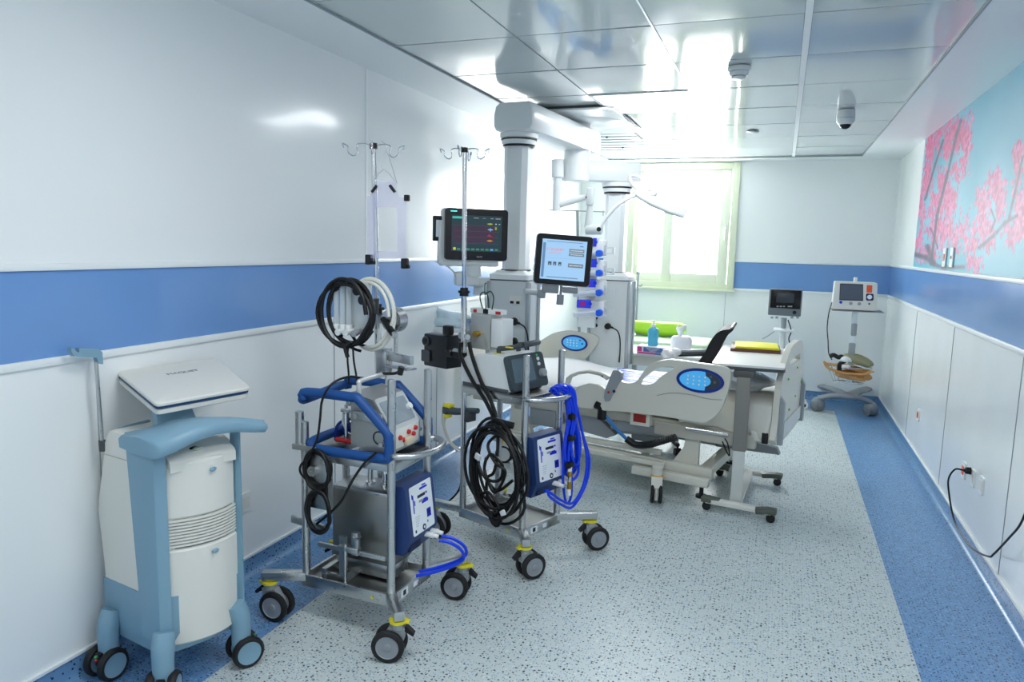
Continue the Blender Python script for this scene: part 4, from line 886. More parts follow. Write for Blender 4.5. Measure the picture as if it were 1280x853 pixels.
# ------------------------------------------------ examination lamp hung from the hub
Yl = 5.16
T = thing('examination_lamp', at(697, 215, Yl), 'white examination lamp on a curved arm in front of the window', 'lamp'); o = T.matrix_world.translation.copy(); bpy.context.view_layer.update(); o = at(697, 215, Yl)
A = lambda x, y, Y=Yl: at(x, y, Y)-o
m = MB(); m.cyl(A(697, 200), A(697, 222), .045, seg=20); m.cyl(A(697, 222), A(696, 264), .033, seg=20); m.build('drop_tube', PWH, T)
m = MB(); m.cyl(A(698, 257), A(736, 245), .022, seg=14); m.build('swing_arm', PWH, T)
m = MB(); m.box(A(738, 246), (.05, .06, .125), bev=.008); m.m = 1; m.cyl(A(734, 247)-Vector((0, .034, 0)), A(734, 247)-Vector((0, .03, 0)), .005); m.build('arm_joint', [PGY, BLACK], T)
m = MB(); m.cyl(A(738, 255), A(735, 285), .022, .03, 16); m.build('drop_arm', PGY, T)
m = MB(); m.cyl(A(733, 287), A(752, 287), .038, seg=18); m.m = 1; m.cyl(A(750, 287)-Vector((0, .04, 0)), A(750, 287)-Vector((0, .03, 0)), .016); m.build('head_joint', [PGY, BLACK], T)
m = MB(); m.tube([A(750, 284), A(758, 272), (A(772, 257)), A(788, 247), A(800, 243.5), A(812, 244)], .014, 12); m.build('curved_arm', PWH, T)
pa, pb_ = A(796, 239), A(857, 268); d = (pb_-pa); sd = Vector((.15, .78, .62)).normalized(); nn = d.normalized().cross(sd).normalized(); rg = []
for f, w_, th in ((0, .04, .018), (.12, .06, .03), (.35, .072, .034), (.7, .066, .028), (.95, .048, .02), (1, .04, .014)):
    c = pa+d*f; rg.append([c+sd*w_*math.cos(a)+nn*th*math.sin(a) for a in [2*math.pi*k/16 for k in range(16)]])
m = MB(); m.loft(rg); m.build('lamp_head', PGY, T, sharp=60)
m = MB(); m.tube([A(806, 243), A(795, 235), A(788, 226), A(789, 220), A(798, 221), A(806, 228), A(812, 238)], .011, 10); m.build('grip', PWH, T)
m = MB(); m.box(A(812, 244)+Vector((0, -.01, 0)), (.10, .05, .03), (0, -8, 0), bev=.01); m.build('yoke', PGY, T)

# ------------------------------------------------ monitors
def screen_thing(name, label, q, Ys, thick, zlean=0.):
    TL, TR, BR, BL = [at(*p, Y) for p, Y in zip(q, Ys)]
    c = (TL+TR+BR+BL)/4; x = ((TR-TL)+(BR-BL)).normalized(); y = ((TL-BL)+(TR-BR)).normalized(); T_ = axes(c, x, y)
    w_ = ((TR-TL).length+(BR-BL).length)/2; h_ = ((TL-BL).length+(TR-BR).length)/2
    return thing(name, T_, label, 'monitor'), T_, w_, h_
T, TM, w_, h_ = screen_thing('patient_monitor', 'black patient monitor with dark display, left of the nearer pendant column', ((557, 259), (635, 263.5), (634, 326), (556, 325)), (3.98, 4.22, 4.22, 3.98), .05)
MW, MH = w_, h_
m = MB(); m.prism(rr(w_, h_, .018), .045, Matrix.Translation((0, 0, -.045))); m.build('bezel', GLASSY, T)
m = MB(); m.prism(rr(w_+.012, h_+.006, .02), .05, Matrix.Translation((-.008, -.004, -.075))); m.build('rear_housing', WHITE, T)
def sc(mb, cx, cy, ww, hh, z=.002): mb.prism([(cx-ww/2, cy-hh/2), (cx+ww/2, cy-hh/2), (cx+ww/2, cy+hh/2), (cx-ww/2, cy+hh/2)], .0006, Matrix.Translation((0, 0, z)))
sw, sh = w_*.80, h_*.70; sy = h_*.02
m = MB(); sc(m, 0, sy, sw, sh, .0005); scr = m.build('display', glow('monitor picture', (34, 54, 62), .9), T)
m = MB(); sc(m, -.05*sw, sy-.02*sh, sw*.86, sh*.5, .0012); m.build('trace_area', glow('monitor red area', (56, 44, 62), .9), scr)
def icons(T_, name, items, z=.002, es=.75):
    cols = {}
    for (x, y, a, b, c) in items: cols.setdefault(c, []).append((x, y, a, b))
    m = MB(); mats = []
    for i, (c, L_) in enumerate(cols.items()):
        m.m = i; mats.append(glow('glow %d %d %d' % c, c, es))
        for x, y, a, b in L_: sc(m, x*sw, sy+y*sh, a*sw, b*sh, z)
    return m.build(name, mats, T_)
cy_, tw, rd, gr, ye, bl, wh = (90, 200, 196), (60, 130, 140), (170, 60, 80), (90, 170, 90), (220, 200, 60), (70, 150, 220), (200, 206, 210)
it = [(-.38, .43, .22, .06, (70, 190, 180)), (-.02, .43, .10, .02, (150, 160, 165)), (.14, .43, .06, .02, (120, 130, 135)), (.30, .43, .06, .02, (150, 160, 165)), (.42, .43, .10, .025, (150, 160, 165)),
      (.26, .28, .05, .05, gr), (.26, .28, .10, .02, ye), (.27, .12, .03, .09, bl), (.27, .12, .10, .02, wh), (.38, .16, .035, .08, (150, 170, 40)), (.38, .28, .03, .03, wh), (.45, .28, .03, .02, wh),
      (.26, -.06, .10, .02, rd), (.25, -.03, .03, .03, rd), (.26, -.19, .05, .06, (190, 120, 50)), (.26, -.19, .11, .015, ye), (-.44, -.43, .05, .07, ye)]
for k in range(9): it.append((-.36+k*.095, -.44, .06, .05, (60, 140, 120) if k != 7 else (90, 170, 230)))
it += [(0, .22, .9, .006, (60, 90, 96)), (0, .06, .9, .006, (120, 60, 80)), (0, -.1, .9, .006, (120, 60, 80)), (0, -.28, .9, .006, (60, 90, 110))]
icons(scr, 'readings', it)
m = MB(); m.prism(rr(.04, .006, .002), .001, Matrix.Translation((-w_*.37, h_*.44, .0))); m.build('status_light', glow('cyan lamp', (80, 220, 235), 1.6), T)
text('PHILIPS', .011, Matrix.Translation((.02, -h_*.435, .0005)), mat('bezel lettering', (190, 194, 198), .5), T)
m = MB(); m.box((-.03, -h_/2-.022, -.06), (w_*.95, .035, .05), bev=.01); m.m = 1; m.box((-w_/2-.035, 0.03, -.05), (.06, .15, .03), bev=.006); m.m = 0; m.box((-w_/2-.018, -.05, -.05), (.03, .26, .05), bev=.006); m.build('module_rack', [WHITE, BLACK], T)
m = MB(); m.box((-w_/2-.037, .03, -.034), (.024, .10, .004), bev=.001); m.build('rack_window', LABEL, T)
m = MB(); m.cyl((.0, -h_/2-.035, -.07), (.0, -h_/2-.10, -.07), .05, .055, 20); m.box((-.04, -h_/2-.115, -.075), (.15, .085, .07), bev=.015); m.build('swivel_mount', WHITE, T)
m = MB(); m.tube([(-.02, -h_/2-.14, -.08), (.05, -h_/2-.15, -.12), (.13, -h_/2-.16, -.20), (.17, -h_/2-.17, -.25)], .022, 10, n=3); m.box((.10, -h_/2-.165, -.14), (.15, .11, .03), bev=.005); m.build('mount_arm', PGY, T)
for k, L_ in enumerate(([(-.45, -.0, 0), (-.50, -.3, -.0), (-.47, -.9, 0), (-.30, -1.3, 0), (-.16, -1.6, 0)], [(-.43, -.0, 0), (-.455, -.4, .0), (-.38, -1.0, 0), (-.25, -1.5, 0), (-.18, -1.75, 0)])):
    m = MB(); m.tube([Vector((x*w_*1.15, y*h_*.55, -.05)) for x, y, z in L_], .0045-.0015*k, 8); m.build('lead', WCABLE, T)

T, TM, w_, h_ = screen_thing('ventilator_display', 'tablet shaped ventilator display with pale blue standby page, right of the nearer pendant column', ((671, 291), (740, 297), (738, 359), (668, 354)), (4.08, 4.20, 4.20, 4.08), .05)
m = MB(); m.prism(rr(w_, h_, .02), .035, Matrix.Translation((0, 0, -.035))); m.build('bezel', GLASSY, T)
m = MB(); m.prism(rr(w_+.008, h_+.008, .022), .03, Matrix.Translation((0, -.002, -.055))); m.build('rear_housing', WHITE, T)
sw, sh = w_*.80, h_*.80; sy = 0
m = MB(); sc(m, 0, 0, sw, sh, .0005); scr = m.build('display', glow('standby page', (150, 190, 226), .95), T)
it = [(-.45, -.02, .06, .86, (96, 130, 170)), (.28, .25, .34, .09, (120, 134, 146)), (.28, .15, .34, .07, (104, 118, 130)), (.28, -.12, .34, .10, (110, 124, 136)), (.28, .25, .28, .02, (200, 210, 220)), (.28, .15, .28, .02, (200, 210, 220)), (.28, -.12, .28, .025, (200, 210, 220)),
      (-.30, -.10, .08, .09, (70, 84, 100)), (-.19, -.10, .07, .09, (70, 84, 100)), (-.075, -.10, .07, .09, (70, 84, 100)), (-.30, -.12, .03, .03, (160, 190, 220)), (-.19, -.12, .03, .03, (160, 190, 220)), (-.075, -.12, .03, .03, (160, 190, 220)), (.0, -.44, .7, .025, (110, 140, 170)), (-.21, .17, .26, .012, (226, 140, 140)), (0, .45, .8, .015, (100, 130, 160)), (0, .04, .8, .004, (120, 155, 190)), (.38, .37, .08, .03, (110, 140, 170))]
icons(scr, 'controls', it, .002, .9)
text('STANDBY', .019, Matrix.Translation((-.20*sw, .25*sh, .0015)), glow('salmon letters', (232, 110, 100), .9), scr, sx=1.25)
m = MB(); m.box((-.06, -h_/2-.03, -.045), (.10, .05, .05), bev=.006); m.box((-.11, -h_/2-.065, -.05), (.05, .05, .04), bev=.006); m.box((.06, -h_/2-.03, -.045), (.09, .035, .05), bev=.006); m.build('mount', GREYP, T)
m = MB(); m.cyl((.005, -h_/2-.0, -.04), (.005, -h_/2-.075, -.04), .008); m.cyl((.005, -h_/2-.06, -.04), (.005, -h_/2-.12, -.04), .022); m.build('knob_stem', GREYP, T)
m = MB(); m.tube([(-.12, -h_/2-.06, -.06), (-.18, -h_/2-.065, -.15), (-.20, -h_/2-.065, -.26)], .018, 10); m.build('support_arm', PGY, T)

# ------------------------------------------------ syringe pumps on a rack
Yp = 5.22
rk = at(724, 400, Yp+.10)
T = thing('pump_rack', rk, 'thin grey pole with a cross bar and hooks holding the syringe pumps', 'rack'); o = rk
A = lambda x, y, Y=Yp+.10: at(x, y, Y)-o
m = MB(); m.cyl(A(722, 263), A(724, 415), .011, seg=14); m.build('pole', GREYP, T)
m = MB(); m.cyl(A(687, 262.5), A(756, 265), .004, seg=8)
for x in (688, 709, 740, 754): m.cyl(A(x, 263), A(x, 270), .003, seg=6)
m.build('cross_bar', GREYP, T)
m = MB(); a, b = A(727, 296), A(744, 410); m.bx((a.x, -.02, b.z), (b.x, .02, a.z), .006); m.build('back_plate', PWH, T)
m = MB(); m.bx((A(727, 350).x, .0, A(727, 405).z), (A(740, 350).x+.02, .10, A(727, 395).z), .004); m.build('bracket', PGY, T)
DISP = glow('pump display', (44, 60, 214), .7); DRED = glow('pump digits', (150, 30, 120), .6)
BKN = mat('blue knob', (24, 92, 226), .35); CYL = mat('pump sleeve', (206, 214, 226), .2, alpha=.7)
for k, (yd, yk, dx, lab) in enumerate(((303, 317, 0, 'top'), (329, 341.5, 0, 'second from top'), (354, 366, -1, 'third from top'), (380, 391, -7, 'bottom'))):
    zc_ = (at(745, yd, Yp).z+at(745, yk, Yp).z)/2; c = Vector((at(742, yd, Yp).x, Yp, zc_)); 
    t = thing('syringe_pump', c-Vector((0, 0, .055)), 'white syringe pump with round blue knob, '+lab+' of the stack of four', 'syringe pump', 'syringe pumps on the rack')
    A = lambda x, y, Y=Yp-.05: at(x, y, Y)-(c-Vector((0, 0, .055)))
    m = MB(); m.box((-.01, 0, .055), (.20, .12, .118), bev=.012); m.build('body', WHITE, t)
    a = A(732+dx, yd-5.5); b = A(744+dx+2, yd+5.5); m = MB(); m.bx((a.x-.02, -.066, b.z), (b.x, -.056, a.z), .003); m.build('display', DISP, t)
    a = A(733+dx, yd-3); b = A(739+dx, yd+3); m = MB(); m.bx((a.x, -.068, b.z), (b.x, -.0655, a.z)); m.build('digits', DRED, t)
    a = A(745.5+dx, yd); m = MB(); m.cyl((a.x, -.066, a.z), (a.x, -.06, a.z), .012); m.build('side_key', BKN, t)
    a = A(750, yk); m = MB(); m.cyl((a.x, -.06, a.z), (a.x, -.10, a.z), .026, .024, 22); m.build('knob', BKN, t)
    b = A(722, yk+2); m = MB(); m.cyl((b.x-.02, -.085, b.z), (a.x-.02, -.085, a.z), .019, seg=14); m.build('syringe', CYL, t)
    a = A(756, yd+6); b = A(768, yd+15); m = MB(); m.slab([(a.x, -.05, a.z), (b.x, -.05, a.z), (b.x, -.05, b.z), (a.x, -.05, b.z)], (0, .01, 0), holes=[[(a.x+.008, -.05, a.z-.01), (b.x-.02, -.05, a.z-.01), (b.x-.02, -.05, b.z+.008), (a.x+.008, -.05, b.z+.008)]]); m.bx((.07, -.05, .03), (a.x+.002, -.03, .075)); m.build('clamp_frame', mat('pale clip', (204, 212, 216), .4), t)
# shelf with wrapped items, left of the nearer head
a = at(531, 404, 4.42); b = at(617, 404, 4.42)
T = thing('pendant_shelf', (a.x, 4.42, a.z-.04), 'white pendant shelf reaching left behind the monitor cables', 'shelf'); o = Vector((a.x, 4.42, a.z-.04))
m = MB(); m.bx((.0, -.12, .0), (b.x-a.x-.0, .12, .03), .008); m.build('board', WHITE, T)
m = MB(); m.bx((b.x-a.x-.03, -.05, -.12), (b.x-a.x-.006, .05, .0), .004); m.build('bracket', PGY, T)
def lumpy(c, sx, sy, sz, seed, amp=.18, seg=24):
    rng = random.Random(seed); m = MB(); m.ball((0, 0, 0), 1, seg=seg)
    ph = [(rng.uniform(1.5, 5), rng.uniform(1.5, 5), rng.uniform(1.5, 5), rng.uniform(0, 6)) for _ in range(6)]
    for i, v in enumerate(m.v):
        k = 1+amp*sum(math.sin(a*v.x+b_*v.y+c_*v.z+d_) for a, b_, c_, d_ in ph)/2.2
        m.v[i] = Vector((c[0]+v.x*sx*k, c[1]+v.y*sy*k, c[2]+max(-.55, v.z*k)*sz))
    return m
BAG = mat('clear plastic wrap', (206, 226, 236), .2, alpha=.75)
single(lumpy((a.x+.16, 4.42, a.z+.03), .155, .11, .07, 4, .25), 'plastic_wrapped_bundle', BAG, 'pale plastic wrapped bundle lying on the pendant shelf', 'bundle')
# black module beside the pole of the cart behind
T = thing('black_module', F2 @ Matrix.Translation((-.405, -.09, .865)), 'black box shaped module with round port left of the rear cart pole', 'medical device')
m = MB(); m.box((.012, 0, .085), (.17, .11, .165), bev=.008); m.build('housing', mat('module black', (28, 32, 36), .35), T)
m = MB(); m.cyl((-.05, -.06, .13), (-.05, -.066, .13), .024); m.m = 1; m.cyl((-.05, -.064, .13), (-.05, -.068, .13), .016); m.m = 0; m.prism(rr(.06, .06, .008), .003, axes((-.05, -.061, .055), (1, 0, 0), (0, 0, 1))); m.build('port', [DGREY, BLACK], T)
m = MB(); m.box((.08, -.03, .195), (.05, .04, .05), bev=.01); m.bx((.09, -.06, .07), (.215, -.03, .10), .003); m.cyl((.12, -.07, .085), (.12, -.03, .085), .018); m.build('clamp', BLACK, T)
m = MB(); m.cyl((.14, -.045, .10), (.19, -.045, .10), .014); m.build('clamp_screw', GREYP, T)

# ================================================================ BED
FB = fr((-.937, 4.869), -10)
BED = thing('hospital_bed', FB, 'cream electric hospital bed with moulded side rails and blue oval keypads', 'bed')
m = MB()
for y in (-.42, .36): m.beam((-.80, y, .20), (.72, y, .17), .05, .07, .006); m.beam((-.45, y-.0, .255), (.40, y, .25), .03, .03)
for x in (-.78, .66): m.beam((x, -.43, .16), (x, .43, .16), .07, .06, .006)
m.beam((.26, -.53, .15), (.72, -.50, .135), .05, .05, .006); m.beam((-.70, -.50, .215), (.45, -.50, .20), .03, .03)
m.build('base_frame', CREAM, BED)
m = MB(); m.bx((-1.0, -.40, .40), (1.04, .40, .455), .008); m.bx((.35, -.43, .36), (.95, -.38, .44), .006); m.build('deck_frame', mat('deck cream', (190, 188, 178), .45), BED)
m = MB(); m.cyl((.55, -.44, .425), (.80, -.44, .425), .012); m.cyl((-.2, -.30, .30), (.5, -.30, .34), .02); m.cyl((-.6, 0, .24), (.1, 0, .36), .03); m.build('actuator_rod', CHROME, BED)
for s_ in (-1, 1):
    for P_ in ([(.44, .16), (.62, .16), (.62, .42), (.55, .42), (.53, .30)], [(-.70, .18), (-.50, .18), (-.60, .42), (-.68, .42)]):
        k_ = MB(); k_.slab([(x, s_*.38-.02, z) for x, z in P_], (0, .04, 0)); k_.build('lift_bracket', CREAM, BED)
m = MB()
m.beam((.58, -.4, .40), (.58, .4, .40), .06, .05); m.beam((-.63, -.4, .40), (-.63, .4, .40), .06, .05)
m.build('cross_tube', CREAM, BED)
m = MB(); m.slab([(-.30, -.38, .40), (-.05, -.38, .40), (.08, -.38, .30), (.02, -.38, .27), (-.25, -.38, .30)], (0, .05, 0)); m.bx((.05, -.40, .34), (.40, -.34, .40), .01); m.bx((-.55, -.38, .28), (-.35, -.2, .40), .01); m.bx((.15, -.3, .26), (.38, .1, .36), .02); m.build('underside_mechanism', GREYP, BED)
m = MB(); _c = loc((800, 523), FB, 1, -.52); m.box((_c.x, -.50, _c.z), (.125, .05, .095), bev=.006); m.build('control_box', CREAM, BED)
m = MB(); m.box((_c.x, -.526, _c.z), (.08, .004, .05), bev=.001); m.build('red_panel', mat('dark red label', (150, 36, 30), .5), BED)
m = MB(); pts = [loc(q, FB, 1, -.52) for q in ((757, 520), (770, 536), (783, 549))]; m.tube(pts, .018, 8, flat=.5); m.build('blue_strap', mat('blue strap', (40, 110, 176), .5), BED)
m = MB(); pts = [loc(q, FB, 1, -.50) for q in ((783, 549), (795, 556), (812, 556), (828, 551), (845, 547))]; m.tube(pts, lambda f: .022+.003*math.sin(f*150), 12, n=12); m.build('black_corrugated_hose', BLACK, BED)
m = MB(); pts = [loc(q, FB, 1, -.55) for q in ((745, 505), (752, 510), (752, 524))]; m.tube(pts, .028, 8); m.build('release_lever', BLACK, BED)
m = MB(); m.tube([loc(q, FB, 1, -.43) for q in ((903, 552), (908, 564), (912, 570), (910, 556), (906, 548))], .004, 6); m.build('hanging_strap', BLACK, BED)
for x in (.72,):
    for y in (-.50, .30): m = MB(); m.cyl((x-.04, y, .13), (x-.04, y, .06), .012); m.cyl((x-.04, y, .06), (x-.04, y, .045), .032); m.build('jack_foot', BLACK, BED)
m = MB(); m.slab([(.58, .10, .30), (.98, .10, .25), (1.0, .10, .21), (.60, .10, .20)], (0, .05, 0)); m.build('rear_arm', GREYP, BED)
def bedwheel(x, y, ang):
    T_ = Matrix.Translation((x, y, 0)) @ Matrix.Rotation(R(ang), 4, 'Z')
    m = MB(); m.T = T_; m.cyl((0, 0, .20), (0, 0, .145), .03); m.slab([(-.035, -.028, .165), (.03, -.028, .165), (.05, -.028, .075), (-.02, -.028, .10)], (0, .056, 0)); m.build('caster', CREAM, BED)
    c = BED.children[-1] if 0 else m and bpy.context.scene.objects[-1]
    return c
for x, y, a in ((.44, -.60, -70), (.60, .44, 30), (-.72, -.44, 10), (-.72, .44, 60)):
    T_ = Matrix.Translation((x, y, 0)) @ Matrix.Rotation(R(a), 4, 'Z'); r_ = .063
    m = MB(); m.cyl((0, 0, .21), (0, 0, .14), .032); m.slab([(-.035, -.032, .16), (.035, -.032, .16), (.06, -.032, .10), (.0, -.032, .115)], (0, .064, 0)); c_ = m.build('caster', CREAM, BED, T_)
    for s_ in (-1, 1):
        k = MB(); k.lathe([(0, .002), (r_*.7, .002), (r_*.75, 0), (r_*.9, 0), (r_, .006), (r_, .014), (r_*.9, .02), (0, .02)], Matrix.Translation((.02, s_*.024-.010, r_)) @ Matrix.Rotation(R(-90), 4, 'X'), 28); 
        for fi, f in enumerate(k.f): k.mi[fi] = 1 if max(math.hypot(k.v[i].x-.02, k.v[i].z-r_) for i in f) < r_*.77 else 0
        k.build('wheel', [RUBBER, OFFW], c_)
    k = MB(); k.cyl((0, 0, .165), (0, 0, .14), .036); k.build('yellow_ring', mat('amber plastic', (232, 180, 40), .45), c_)
    k = MB(); k.box((.02, 0, .075), (.06, .024, .11), bev=.01); k.build('wheel_cover', OFFW, c_)
# mattress
m = MB(); rg = []
for i in range(29):
    x = -1.0+1.98*i/28; up = .03*math.exp(-((x+.55)/.22)**2)+.012*math.sin(x*7); z1 = .615+up
    prof = [(-.40, .47), (-.415, .52), (-.405, .585), (-.36, z1-.01), (-.2, z1+.006+.004*math.sin(x*15)), (0, z1+.010), (.2, z1+.006+.004*math.sin(x*13)), (.36, z1-.01), (.405, .585), (.415, .52), (.40, .47), (0, .456)]
    rg.append([Vector((x, y, z)) for y, z in prof])
m.loft(rg); m.build('mattress', SHEET, BED, sharp=60)
# side rails
def rpx(l): return [((740+x/4.06), (430+y/4.06)) for x, y in l]
ro = rpx([(48, 335), (47, 300), (62, 270), (82, 222), (100, 200), (118, 180), (135, 185), (165, 197), (200, 200), (225, 190), (243, 168), (262, 140), (285, 115), (320, 94), (360, 84), (400, 80), (450, 85), (490, 90), (540, 98), (600, 106), (650, 113), (680, 122), (698, 138), (704, 156), (700, 190), (690, 235), (672, 290), (655, 330), (630, 362), (600, 385), (575, 396), (545, 397), (480, 388), (380, 372), (250, 354), (120, 342)])
rh = [(800.4, 477.6), (803, 474), (807, 470.5), (811, 467.5), (815, 464.5), (819, 462), (823, 460.4), (830, 458.7), (836, 458.0), (841, 458.6), (843, 460.2), (840, 462.8), (835, 465.5), (829, 469), (824, 473), (820, 477), (816, 479.7), (811, 480.9), (805, 480.8), (801, 479.5)]
yr = -.575
m = MB(); m.slab(smooth_path(locs(ro, FB, 1, yr), 3, True), (0, .035, 0), holes=[smooth_path(locs(rh, FB, 1, yr), 2, True)]); rail = m.build('side_rail', CREAM, BED)
rail['label'] = 'near foot end side rail with keypad'
mod = rail.modifiers.new('bevel', 'BEVEL'); mod.width = .005; mod.segments = 2; mod.limit_method = 'ANGLE'; mod.angle_limit = R(50)
m = MB(); m.tube(locs(rpx([(330, 262), (400, 250), (500, 258), (590, 280), (660, 285)]), FB, 1, yr-.001), .004, 6, flat=.5); m.build('rail_groove', mat('groove', (170, 168, 158), .5), rail)
def keypad(parent, q, yv, rx, rz, sgn=1, dark=True):
    c = loc(q, FB, 1, yv); Tk = axes(c, (1, 0, 0), (0, 0, 1))
    m = MB(); m.prism(ell(rx, rz, 40), .004, Tk); k = m.build('keypad', mat('keypad navy', (22, 48, 140), .35), parent)
    m = MB(); m.prism(ell(rx*.86, rz*.78, 36), .0055, Tk); m.m = 1
    if dark: m.prism([(x*.86, y*.78) for x, y in [(rx*math.cos(a), rz*math.sin(a)) for a in [R(v) for v in range(-75, 80, 10)]]]+[(rx*.25, rz*.3), (rx*.25, -rz*.3)], .0062, Tk)
    m.m = 0; m.prism(ell(rx*.62, rz*.58, 30, -rx*.16), .0070, Tk); m.m = 2
    for i in range(4):
        for j in (-1, 0, 1): m.prism(ell(.006, .006, 10, -rx*.5+i*rx*.24, j*rz*.32), .0078, Tk)
    m.m = 3; m.prism(ell(.008, .008, 10, rx*.62, 0), .0072, Tk); m.prism(ell(.007, .007, 10, rx*.45, rz*.42), .0072, Tk)
    m.build('keys', [glow('keypad cyan', (70, 170, 236), .7), mat('keypad dark', (52, 62, 76), .4), LABEL, mat('keypad brown', (110, 100, 90), .5)], k)
keypad(rail, (875, 476), yr-.001, .137, .070)
m = MB(); c = loc((766, 483), FB, 1, yr-.01)
m.slab([c+Vector((x, 0, z)) for x, z in ((-.055, -.075), (-.045, -.10), (-.02, -.095), (.05, .05), (.055, .085), (.03, .10), (-.005, .095), (-.05, -.03))], (0, .03, 0)); hp = m.build('hand_pendant', GREYP, BED)
m = MB(); m.cyl(c+Vector((-.025, .0, -.04)), c+Vector((-.025, -.004, -.04)), .008); m.m = 1; m.cyl(c+Vector((.01, .0, -.03)), c+Vector((.01, -.004, -.03)), .009); m.build('pendant_button', [RED, INKD], hp)
# lowered head end rail
m = MB(); ao = [(707, 473), (712, 468.5), (722, 464.5), (735, 462.8), (748, 464.5), (757, 468), (762, 471.5), (758, 476), (749, 470), (735, 467), (722, 468.5), (713, 473), (711, 480), (706, 480)]
m.slab(locs(ao, FB, 1, yr+.01), (0, .035, 0)); m.slab(locs([(716, 490), (722, 483.5), (735, 479.5), (748, 481.5), (757, 487), (758, 505), (740, 512), (712, 508)], FB, 1, yr+.012), (0, .03, 0)); m.slab(locs([(706, 478), (711, 480), (716, 500), (712, 506), (704, 495)], FB, 1, yr+.012), (0, .03, 0))
r2 = m.build('side_rail', CREAM, BED); r2['label'] = 'near head end side rail, lowered'
mod = r2.modifiers.new('bevel', 'BEVEL'); mod.width = .006; mod.segments = 2; mod.limit_method = 'ANGLE'; mod.angle_limit = R(50)
m = MB(); fo = [(660, 436), (668, 430), (679, 424), (689, 418), (700, 414.5), (713, 413), (727, 414.5), (741, 418), (747.6, 422.5), (746.5, 430), (739.5, 440), (731, 449), (722, 452), (700, 452), (680, 456), (660, 458)]
m.slab(smooth_path(locs(fo, FB, 1, .47), 3, True), (0, .035, 0)); r3 = m.build('side_rail', CREAM, BED); r3['label'] = 'far head end side rail with keypad'
keypad(r3, (718, 429), .469, .113, .063, dark=False)
# foot and head boards
m = MB(); yz = [(-.41, .40), (-.42, .55), (-.41, .70), (-.33, .82), (-.18, .92), (.0, .945), (.2, .94), (.30, .89), (.36, .76), (.37, .55), (.36, .40)]
m.slab(smooth_path([Vector((1.03, y, z)) for y, z in yz], 3, True), (.035, 0, 0), holes=[[Vector((1.03, y, z)) for y, z in ((-.16, .82), (-.14, .86), (.18, .86), (.2, .82))]]); fb = m.build('foot_board', CREAM, BED)
mod = fb.modifiers.new('bevel', 'BEVEL'); mod.width = .008; mod.segments = 2; mod.limit_method = 'ANGLE'; mod.angle_limit = R(50)
m = MB()
for y in (-.385, .335): m = MB(); m.slab([(1.066, y-.02, .40), (1.09, y-.02, .40), (1.09, y-.02, .64), (1.066, y-.02, .68)], (0, .04, 0)); m.build('board_bumper', GREYP, fb)
m = MB()
for y, z in ((-.30, .6), (-.1, .55), (.1, .6), (.3, .66), (.1, .78), (-.2, .75)): m.ball((1.066, y, z), .008)
m.build('dot', mat('green dot', (120, 190, 70), .5), fb)
m = MB(); m.slab([(1.067, -.36, .42), (1.067, .31, .42), (1.067, .31, .5), (1.067, -.36, .5)], (.008, 0, 0)); m.build('lower_panel', OFFW, fb)
m = MB(); m.bx((.92, -.43, .41), (1.05, -.37, .47), .01); m.build('corner_block', OFFW, BED); m = MB(); m.bx((.985, -.44, .405), (1.02, -.42, .47), .004); m.build('corner_bumper', BLACK, BED)
m = MB(); m.slab([Vector((-1.06, y, z+.02)) for y, z in yz], (.035, 0, 0)); m.build('head_board', CREAM, BED)
# cover draped over the near foot corner
def drape(name, mt, x0, x1, zt, zb, y, amp=.012, parent=BED):
    m = MB(); nx, nz = 26, 14; f_, g_ = [], []
    vs = []
    for i in range(nx+1):
        u = i/nx; x = x0+(x1-x0)*u
        col = [Vector((x, y+.30, zt+.014)), Vector((x, y+.15, zt+.018+.004*math.sin(9*x))), Vector((x, y+.04, zt+.008))]
        for j in range(nz+1):
            v = j/nz; z = zt-.01+(zb+.02*math.sin(u*5+.4)-zt)*v
            col.append(Vector((x, y-.006-amp*math.sin(u*19+v*3)*v-.015*math.sin(math.pi*v)-amp*.6*math.sin(u*7-v*6)*v, z)))
        vs.append(col)
    n = len(vs[0]); V = [p for c_ in vs for p in c_]; F = []
    for i in range(nx):
        for j in range(n-1): a = i*n+j; F.append((a, a+1, a+n+1, a+n))
    m.add(V, F); o_ = m.build(name, mt, parent, sharp=80); md = o_.modifiers.new('thickness', 'SOLIDIFY'); md.thickness = .006; return o_
drape('bed_cover', COVER, .50, 1.028, .635, .45, -.41)
